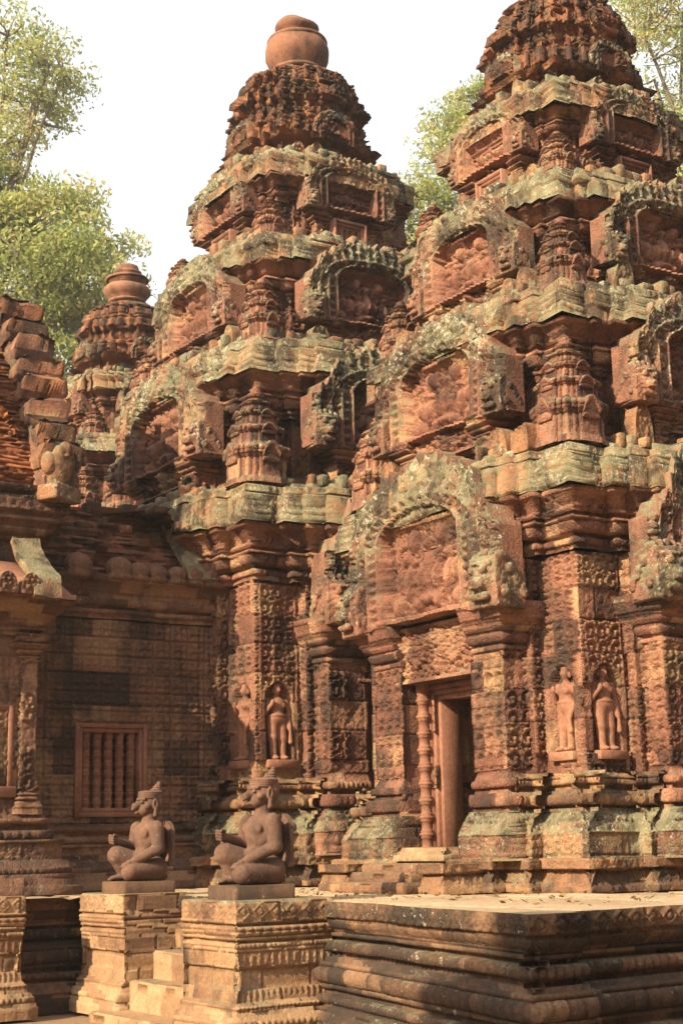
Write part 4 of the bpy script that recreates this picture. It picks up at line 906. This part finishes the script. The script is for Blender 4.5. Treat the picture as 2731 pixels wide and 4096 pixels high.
ring_stack(mb, rc, courses, zz, .019, 64, rough=.020, block=.02, vis=visN); edge_blocks(mb, rc, -.68, zz + hgt - .03, np.random.RandomState(3), .16, .34, .03, .20, .8); edge_blocks(mb, rc, -.42, zz + hgt*.72, np.random.RandomState(4), .12, .26, .03, .09, .4); hb('brick_roof', mb, M['brick'])
mb = MB(); strip(mb, [(-14.50, ZT + 3.24), (-14.56, ZT + 3.38), (-14.72, ZT + 3.52), (-14.90, ZT + 3.70), (-15.08, ZT + 3.90), (-15.25, ZT + 4.15)], 7.56, 7.98, .06, 12, 65); hb('roof_flare', mb, M['lichen'])
lb = None
for (y, sc) in ((6.30, 1.2), (6.77, 1.15), (7.0, .95), (7.22, .92), (7.46, .92), (7.66, .92), (7.90, .95)):
    if lb is None:
        mb = MB(); lathe(mb, [(.06, -.03), (.12, -.02), (.125, .02), (.10, .045), (.115, .07), (.12, .11), (.10, .15), (.06, .185), (.015, .20)], 36, lob=.09)
        mb.xform(lambda v: np.stack((v[:, 0]*.8, v[:, 1]*1.05, v[:, 2]), -1)); lb = mb.build('lotus_antefix', M['hall'], hall); o = lb
    else: o = lb.copy(); COL.objects.link(o); o.parent = hall
    o.location = (CX + .17 - O[0], y - O[1], ZT + 3.21 - O[2]); o.scale = (sc, sc, sc)
win = bpy.data.objects.new('window', None); COL.objects.link(win); win.parent = hall; win.location = (CX - O[0], (W0 + W1)/2 - O[1], 0); win.rotation_euler = (0, 0, Q)
mb = MB(); hw = (W1 - W0)/2
for i in range(2):
    a = hw + .045*(2 - i); b = hw + .045*(1 - i); f = -.030 + .022*i; dz = .045*(2 - i); dz2 = .045*(1 - i); zb, ztop = .82, 1.60
    box(mb, -a, -b, f, f + .2, zb - dz, ztop + dz, .006); box(mb, b, a, f, f + .2, zb - dz, ztop + dz, .006)
    box(mb, -b, b, f + .001, f + .2, ztop + dz2, ztop + dz, .006); box(mb, -b, b, f + .001, f + .2, zb - dz, zb - dz2, .006)
mb.build('window_frame', M['plain'], win)
mb = MB(); prof = [(.045, .82)]; nb = 8; Hb = .78
for i in range(nb):
    a = .82 + Hb*i/nb; d = Hb/nb
    prof += [(.040, a + .02*d), (.043, a + .30*d), (.050, a + .34*d), (.040, a + .40*d), (.052, a + .50*d), (.054, a + .62*d), (.040, a + .72*d), (.050, a + .78*d), (.050, a + .84*d), (.040, a + .90*d)]
prof += [(.046, 1.60)]
lathe(mb, prof, 14); bal = mb.build('baluster', M['plain'], win, smooth=False)
for i in range(5):
    o = bal if i == 0 else bal.copy()
    if i: COL.objects.link(o); o.parent = win
    o.location = (-hw + (i + .5)*2*hw/5, .07, 0)
# the hall proper
rm = rect(-17.54, -13.90, -3.2, 5.62)
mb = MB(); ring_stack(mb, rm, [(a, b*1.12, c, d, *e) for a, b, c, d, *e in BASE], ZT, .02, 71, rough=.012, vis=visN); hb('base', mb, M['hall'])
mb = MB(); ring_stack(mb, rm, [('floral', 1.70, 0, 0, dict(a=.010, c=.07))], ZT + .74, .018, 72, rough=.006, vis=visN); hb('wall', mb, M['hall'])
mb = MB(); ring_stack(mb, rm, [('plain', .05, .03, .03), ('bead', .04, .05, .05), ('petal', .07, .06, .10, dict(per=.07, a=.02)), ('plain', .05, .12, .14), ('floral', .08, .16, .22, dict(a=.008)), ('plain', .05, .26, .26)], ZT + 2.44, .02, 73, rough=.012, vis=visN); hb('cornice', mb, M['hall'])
mb = MB(); ring_stack(mb, rm, [('plain', .05, .28, .28), ('plain', .17, .24, .12, dict(curve=1.3)), ('plain', .02, .10, .10), ('plain', .18, .08, -.22, dict(curve=1.5))], ZT + 2.78, .05, 74, rough=.012, block=.008, bl=.7, vis=visN); hb('stone_roof', mb, M['plain'])
mb = MB(); strip(mb, [(-13.58, ZT + 2.76), (-13.62, ZT + 2.94), (-13.80, ZT + 3.06), (-14.02, ZT + 3.20), (-14.18, ZT + 3.42)], 5.42, 5.70, .07, 8, 75); hb('roof_flare', mb, M['lichen'])
mb = MB(); leaf_antefix(mb, .20, .20, .10, 3); le = mb.build('eave_antefix', M['hall'], hall, rotz=Q)
for i in range(16):
    o = le if i == 0 else le.copy()
    if i: COL.objects.link(o); o.parent = hall
    o.location = (-13.60 - O[0], 5.40 - .235*i - O[1], ZT + 2.80 - O[2])
pilaster('pilaster', M['hall'], hall, 1.45, 1.61, -1.76, -1.62 + 3.50, .74, 2.46, 76, .02, Q, .04, .22, .24, .07)
pilaster('pilaster', M['hall'], hall, .40, .56, -1.76, -1.62 + 3.50, .74, 2.46, 77, .02, Q, .04, .22, .24, .07)
fw = bpy.data.objects.new('false_window', None); COL.objects.link(fw); fw.parent = hall; fw.location = (1.82, 1.0, 0); fw.rotation_euler = (0, 0, Q)
mb = MB(); nested_frame(mb, .24, 1.0, 1.62, .02, 3, .05, .03, .1); box(mb, -.24, .24, .0, .1, 1.0, 1.62, .004); box(mb, -.42, .42, -.05, .08, .90, 1.0, .006); mb.build('window_frame', M['plain'], fw)
mb = MB()
for i in range(5): box(mb, -.24 + .096*i + .012, -.24 + .096*(i + 1) - .012, -.03, .02, 1.0, 1.62, .01)
mb.build('blind_panel', M['plain'], fw)
ru = rect(-17.14, -14.30, -3.0, 5.80)
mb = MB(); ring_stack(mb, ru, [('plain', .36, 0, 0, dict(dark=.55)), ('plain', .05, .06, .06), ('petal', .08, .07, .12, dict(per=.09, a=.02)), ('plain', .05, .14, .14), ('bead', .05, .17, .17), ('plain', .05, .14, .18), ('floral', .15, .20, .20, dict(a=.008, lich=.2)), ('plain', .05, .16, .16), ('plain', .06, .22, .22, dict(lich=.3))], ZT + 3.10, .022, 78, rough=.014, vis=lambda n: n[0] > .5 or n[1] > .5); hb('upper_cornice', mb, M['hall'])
mb = MB(); courses = []; n = 44; hgt = 2.15
for i in range(n):
    a = i/n; o_ = .02 - 1.40*(a**1.5); courses += [('plain', hgt/n*.84, o_, o_ - .01, dict(bl=.20, bh=hgt/n, block=.05)), ('plain', hgt/n*.16, o_ - .045, o_ - .045)]
ring_stack(mb, ru, courses, ZT + 3.98, .03, 79, rough=.02, block=.02, vis=visN); hb('brick_roof', mb, M['brickred'])
# ragged gable at the west end of the hall roof
gb = MB(); nu = 61; u = np.linspace(-1.66, 1.66, nu); zt = np.interp(np.abs(u), [0, .25, .6, .92, 1.25, 1.5, 1.66], [2.50, 2.30, 1.80, 1.28, .72, .34, .18])
zt = zt + .10*(h3(np.floor(u*4.3), u*0, u*0, 2) - .5)
nv = 30; W_ = np.linspace(0, 1, nv)[:, None]; Zc = ZT + 3.93 + zt[None, :]*W_; U = np.repeat(u[None, :], nv, 0)
D = .0 + fbm(np.stack((U, Zc, U*0), -1), 3, 3, 4)*.05 + .03*(np.abs(frac(Zc/.26) - .5) < .44)
field(gb, U, Zc, D, -.34, (.5, .3, .55)); Fb = np.stack((U, U*0 + .34, Zc), -1); gb.add(Fb, grid_quads(nv, nu)[:, ::-1], mask=(.5, .3, .5))
gb.xform(lambda v: v + np.array((HX, 5.76, 0)) - O); gab = gb.build('gable', M['red'], hall)
rs = np.random.RandomState(9)
for i in range(9):
    a = .06 + i*.172; zc = np.interp(a, [0, .25, .6, .92, 1.25, 1.5, 1.66], [2.50, 2.30, 1.80, 1.28, .72, .34, .18]); mb = MB()
    for sg in (-1, 1):
        mb2 = MB(); ring_stack(mb2, rect(-.17, .17, -.24, .22), [('plain', .10, -.01, .02), ('plain', .13, .02, .0), ('plain', .05, -.02, -.07)], -.16, .03, 90 + i, rough=.05, block=.0, vis=lambda n: True)
        mb2.xform(lambda v: np.stack((v[:, 0] + sg*(.30*np.clip(v[:, 2], -.1, .2) + .07*(v[:, 2] > .05)), v[:, 1], v[:, 2] + sg*.12*v[:, 0]), -1))
        mb2.xform(lambda v: v + np.array((HX + sg*a + rs.uniform(-.03, .03), 5.93 + rs.uniform(-.03, .03), ZT + 3.93 + zc)) - O); mb2.build('gable_block', M['crown'] if i % 3 else M['ped'], gab)
# many-headed serpent at the foot of the gable
V, q = surf_nets([('cap', .04, (0, 0, 0), (0, -.05, .22), .13, .14), ('ell', .03, (.06, -.12, .30), (.06, .07, .12)), ('ell', .03, (-.08, -.10, .32), (.06, .07, .13)), ('ell', .03, (.0, -.12, .40), (.07, .08, .10)), ('ell', .02, (.13, -.02, .26), (.06, .08, .12)), ('ell', .02, (-.15, -.02, .26), (.06, .08, .12)), ('cap', .03, (.1, .05, .0), (.12, -.08, .2), .07, .05), ('box', .02, (0, 0, -.05), (.2, .18, .08)), ('ell', .01, (.05, -.19, .33), (.025, .02, .02)), ('ell', .01, (-.05, -.19, .33), (.025, .02, .02))], (-.32, -.32, -.2), (.32, .3, .56), .016)
mb = MB(); mb.add(V, q, mask=(.5, .55, .5)); sn = mb.build('serpent_head', M['lichen'], hall, loc=(-14.12 - O[0], 5.86 - O[1], 3.98), rotz=Q + .5, smooth=True)

# ------------------------------------------------------------------ ground
mb = MB(); n = 90
g = np.concatenate((-np.geomspace(1.0, 145, 45)[::-1], np.geomspace(1.0, 145, 45))); X, Y = np.meshgrid(g - 11, g + 5)
Zz = fbm(np.stack((X, Y, X*0), -1), .5, 3, 3)*.02*(np.hypot(X + 11, Y - 5) < 40) - .01
mb.add(np.stack((X, Y, Zz), -1), grid_quads(n, n)); gr = mb.build('ground', M['earth']); gr['kind'] = 'structure'
#PART4
# ------------------------------------------------------------------ trees
def leaf_mat(name, cols):
    m, nt, N, L = new_mat(name); b = NB(nt)
    at = N.new('ShaderNodeAttribute'); at.attribute_name = 'mask'; sep = N.new('ShaderNodeSeparateColor'); L.new(at.outputs['Color'], sep.inputs[0])
    c = b.ramp(sep.outputs[0], *[(i/(len(cols) - 1), cc + (1,)) for i, cc in enumerate(cols)])
    d = N.new('ShaderNodeBsdfDiffuse'); t = N.new('ShaderNodeBsdfTranslucent'); L.new(c, d.inputs[0]); L.new(c, t.inputs[0])
    mxs = N.new('ShaderNodeMixShader'); mxs.inputs[0].default_value = .5; L.new(d.outputs[0], mxs.inputs[1]); L.new(t.outputs[0], mxs.inputs[2])
    o = N.new('ShaderNodeOutputMaterial'); L.new(mxs.outputs[0], o.inputs[0]); return m
M['leaf'] = leaf_mat('sunlit_foliage', [(.15, .20, .06), (.27, .33, .10), (.38, .42, .14), (.48, .44, .17), (.50, .33, .17)])
M['leafdark'] = leaf_mat('forest_foliage', [(.03, .05, .015), (.05, .08, .02), (.08, .11, .03)])
M['bark'] = stone('grey_bark', [(.09, .07, .055), (.15, .12, .09), (.22, .18, .14)], dark=.2, lich=.1, bump=.5)
def tree(name, label, base, crowns, nleaf, size, seed, mat='leaf', group=None, trunk_r=.35, clumps=46, cr=.62):
    rs = np.random.RandomState(seed); base = np.array(base, float); root = thing(name, label, 'tree', tuple(base), group)
    cs = [(np.array(c, float), np.array(r, float)) for c, r in crowns]; mean = sum(c for c, _ in cs)/len(cs)
    mb = MB(); fork = base + (mean - base)*.55 + np.array((0, 0, .0)); n = 9; t = np.linspace(0, 1, n)[:, None]
    P = base + (fork - base)*t + np.stack([fbm(np.stack((t[:, 0]*2 + seed, t[:, 0]*0 + k, t[:, 0]*0), -1), 1, 2, seed)*.5 for k in (0, 1)] + [t[:, 0]*0], -1)*t
    tube(mb, P, np.linspace(trunk_r, trunk_r*.6, n), 10); fork = P[-1]
    LV = []; MK = []
    for c, r in cs:
        limbs = []
        for j in range(4):
            d = rs.normal(size=3); d /= np.linalg.norm(d); en = c + d*r*.55; mid = (fork + en)/2 + rs.normal(size=3)*r.mean()*.35
            tt = np.linspace(0, 1, 14)[:, None]; B = fork*(1 - tt)**2 + 2*mid*tt*(1 - tt) + en*tt**2 + rs.normal(size=(14, 3))*.05*np.sin(tt*3.1)
            tube(mb, B, np.linspace(trunk_r*.36, trunk_r*.12, 14), 6); limbs.append(B[6:])
        limbs = np.concatenate(limbs)
        for k in range(clumps):
            d = rs.normal(size=3); d /= np.linalg.norm(d); rad = rs.uniform(.25, 1.0)**.6
            q = c + d*r*rad; st_ = limbs[np.argmin(np.linalg.norm(limbs - q, axis=1) + rs.uniform(0, .5, len(limbs)))]; m = (st_ + q)/2 + rs.normal(size=3)*.15*r
            tt = np.linspace(0, 1, 6)[:, None]; B = st_*(1 - tt)**2 + 2*m*tt*(1 - tt) + q*tt**2
            tube(mb, B, np.linspace(trunk_r*.12, trunk_r*.03, 6), 4)
            nl = int(nleaf/clumps*rs.uniform(.4, 1.5)); cl = r.mean()*cr*rs.uniform(.5, 1.0)
            g = rs.normal(size=(nl, 3)); g /= np.linalg.norm(g, axis=1)[:, None]; g *= (rs.uniform(0, 1, (nl, 1))**.45)*cl*np.array((1, 1, .62))
            pos = q + g
            a = rs.normal(size=(nl, 3)); a[:, 2] -= .5; a /= np.linalg.norm(a, axis=1)[:, None]; b = np.cross(a, rs.normal(size=(nl, 3))); b /= np.linalg.norm(b, axis=1)[:, None]
            sz = size*rs.uniform(.6, 1.3, (nl, 1))
            V = np.stack((pos - a*sz*.6, pos + b*sz*.26, pos + a*sz*.6, pos - b*sz*.26), 1); LV.append(V)
            tone = np.clip(rs.normal(rs.uniform(.25, .7), .16, nl), 0, 1); MK.append(np.repeat(np.stack((tone, tone*0, tone*0), -1), 4, 0))
    V = np.concatenate(LV).reshape(-1, 3); mk = np.concatenate(MK)
    mb.xform(lambda v: v - base); mb.build('trunk', M['bark'], root, smooth=True)
    lb_ = MB(); lb_.add(V - base, np.arange(len(V)).reshape(-1, 4), mask=mk); lb_.build('crown', M[mat], root); return root
TG = 'tall leafy trees behind the towers'
tree('broadleaf_tree', 'dense yellow-green tree at left, lower of the two left crowns, behind the hall gable', (-43, 14.0, 0), [((-40.6, 15.5, 18.6), (2.5, 2.5, 2.5)), ((-40.1, 16.2, 19.6), (1.6, 1.6, 1.5)), ((-41.6, 14.6, 20.2), (1.8, 1.8, 1.8)), ((-39.4, 17.3, 18.0), (1.7, 1.7, 1.8)), ((-42.2, 14.2, 15.6), (3, 3, 2.8)), ((-40.4, 16.6, 15.4), (1.7, 1.7, 1.7))], 7600, .16, 1, group=TG)
tree('broadleaf_tree', 'airy thin-leaved tree at upper left with bare twigs against white sky', (-46, 13, 0), [((-41.9, 14.7, 25.2), (2.5, 2.5, 2.6)), ((-40.7, 16.3, 24.8), (1.6, 1.6, 1.9)), ((-41.8, 14.8, 22.6), (2, 2, 1.5))], 4200, .14, 2, group=TG, cr=.5)
tree('broadleaf_tree', 'small pale tree crown showing between the central and nearest towers', (-38, 29.5, 0), [((-36.4, 29.0, 23.2), (1.4, 1.4, 2.3)), ((-37.3, 28.1, 21.4), (1.5, 1.5, 1.6)), ((-35.9, 29.6, 24.9), (1.3, 1.3, 1.4)), ((-36.6, 28.9, 19.0), (1.9, 1.9, 2.0))], 5200, .14, 3, group=TG, cr=.55)
tree('broadleaf_tree', 'large leafy tree rising at the upper right behind the nearest tower', (-31, 35, 0), [((-30.7, 33.2, 26.2), (2.3, 2.3, 2.4)), ((-30.3, 34.6, 23.2), (2.0, 2.0, 2.2)), ((-30.9, 33.8, 22.0), (1.8, 1.8, 2.0)), ((-30.0, 34.9, 20.5), (1.8, 1.8, 2.0)), ((-29.2, 36.0, 26.0), (2.8, 2.8, 2.8))], 7500, .14, 4, group=TG)
tree('broadleaf_tree', 'leafy tree outside the left of the view shading the terrace corner', (-4.6, -7.6, 0), [((-4.95, -6.5, 7.55), (.58, .6, .42)), ((-4.1, -6.6, 8.2), (.6, .6, .5)), ((-3.9, -6.5, 7.5), (.55, .6, .45))], 4200, .13, 6, trunk_r=.14, cr=.5)
rs = np.random.RandomState(77); LV = []; MK = []  # forest ring outside the view, added to cut sky fill on the north faces
for k in range(900):
    a = rs.uniform(-1.75, 2.1); r = rs.uniform(20, 27)          # angle from north (+X) towards west (+Y)
    if a < -.9: top = 6.5
    else: top = 15
    c = np.array((r*math.cos(a) - 6, r*math.sin(a) + 3, rs.uniform(.5, top))); nl = 45
    g = rs.normal(size=(nl, 3))*1.1; pos = c + g; u = rs.normal(size=(nl, 3)); u /= np.linalg.norm(u, axis=1)[:, None]; w = np.cross(u, rs.normal(size=(nl, 3))); w /= np.linalg.norm(w, axis=1)[:, None]
    sz = rs.uniform(.25, .5, (nl, 1)); LV.append(np.stack((pos - u*sz, pos + w*sz*.5, pos + u*sz, pos - w*sz*.5), 1)); MK.append(np.repeat(np.stack((rs.uniform(0, 1, nl),)*3, -1), 4, 0))
V = np.concatenate(LV).reshape(-1, 3); mb = MB(); mb.add(V, np.arange(len(V)).reshape(-1, 4), mask=np.concatenate(MK))
fo = mb.build('forest', M['leafdark']); fo['kind'] = 'stuff'; fo['label'] = 'dark forest ring round the clearing, out of view, added to block low sky light'

# ------------------------------------------------------------------ litter on the paving and steps
rs = np.random.RandomState(21); LV = []; MK = []
def drop(n, x0, x1, y0, y1, z, size):
    pos = np.stack((rs.uniform(x0, x1, n), rs.uniform(y0, y1, n), np.full(n, z)), -1)
    a = rs.uniform(0, 6.28, n); u = np.stack((np.cos(a), np.sin(a), rs.uniform(-.2, .35, n)), -1); w = np.stack((-np.sin(a), np.cos(a), rs.uniform(-.5, .5, n)), -1); sz = size*rs.uniform(.5, 1.4, (n, 1))
    LV.append(np.stack((pos - u*sz, pos + w*sz*.45 + (0, 0, .006), pos + u*sz + (0, 0, .008), pos - w*sz*.45), 1)); MK.append(np.repeat(np.stack((rs.uniform(0, 1, n), np.zeros(n), np.zeros(n)), -1), 4, 0))
drop(420, -12.9, -7.0, 6.3, 10.5, ZT + .012, .030); drop(160, -12.5, -9.0, 6.3, 7.8, ZT + .012, .022); drop(90, -16, -13.3, -3, 6, ZT + .004, .03); drop(220, -14, -6, 0, 5, .012, .04)
V = np.concatenate(LV).reshape(-1, 3); mb = MB(); mb.add(V, np.arange(len(V)).reshape(-1, 4), mask=np.concatenate(MK))
M['litter'] = leaf_mat('dry_leaves', [(.10, .06, .03), (.22, .13, .06), (.34, .22, .10), (.42, .33, .18)])
ll = mb.build('fallen_leaves', M['litter']); ll['kind'] = 'stuff'; ll['label'] = 'dry leaves scattered over the terrace paving and ground'
# ------------------------------------------------------------------ thin morning haze
HZ = 0.0011
me = bpy.data.meshes.new('haze'); X0, X1, Y0, Y1, Z0, Z1 = -172, 152, -155, 169, -1.2, 34
V = [(x, y, z) for z in (Z0, Z1) for y in (Y0, Y1) for x in (X0, X1)]
me.from_pydata(V, [], [(0, 2, 3, 1), (4, 5, 7, 6), (0, 1, 5, 4), (2, 6, 7, 3), (0, 4, 6, 2), (1, 3, 7, 5)])
hz = bpy.data.objects.new('haze', me); COL.objects.link(hz); hz['kind'] = 'stuff'; hz['label'] = 'thin pale morning haze over the clearing'
m, nt, N, L = new_mat('haze_air'); pv = N.new('ShaderNodeVolumePrincipled'); pv.inputs['Color'].default_value = (.95, .93, .88, 1); pv.inputs['Density'].default_value = HZ; pv.inputs['Anisotropy'].default_value = .3
o = N.new('ShaderNodeOutputMaterial'); L.new(pv.outputs[0], o.inputs['Volume']); me.materials.append(m)
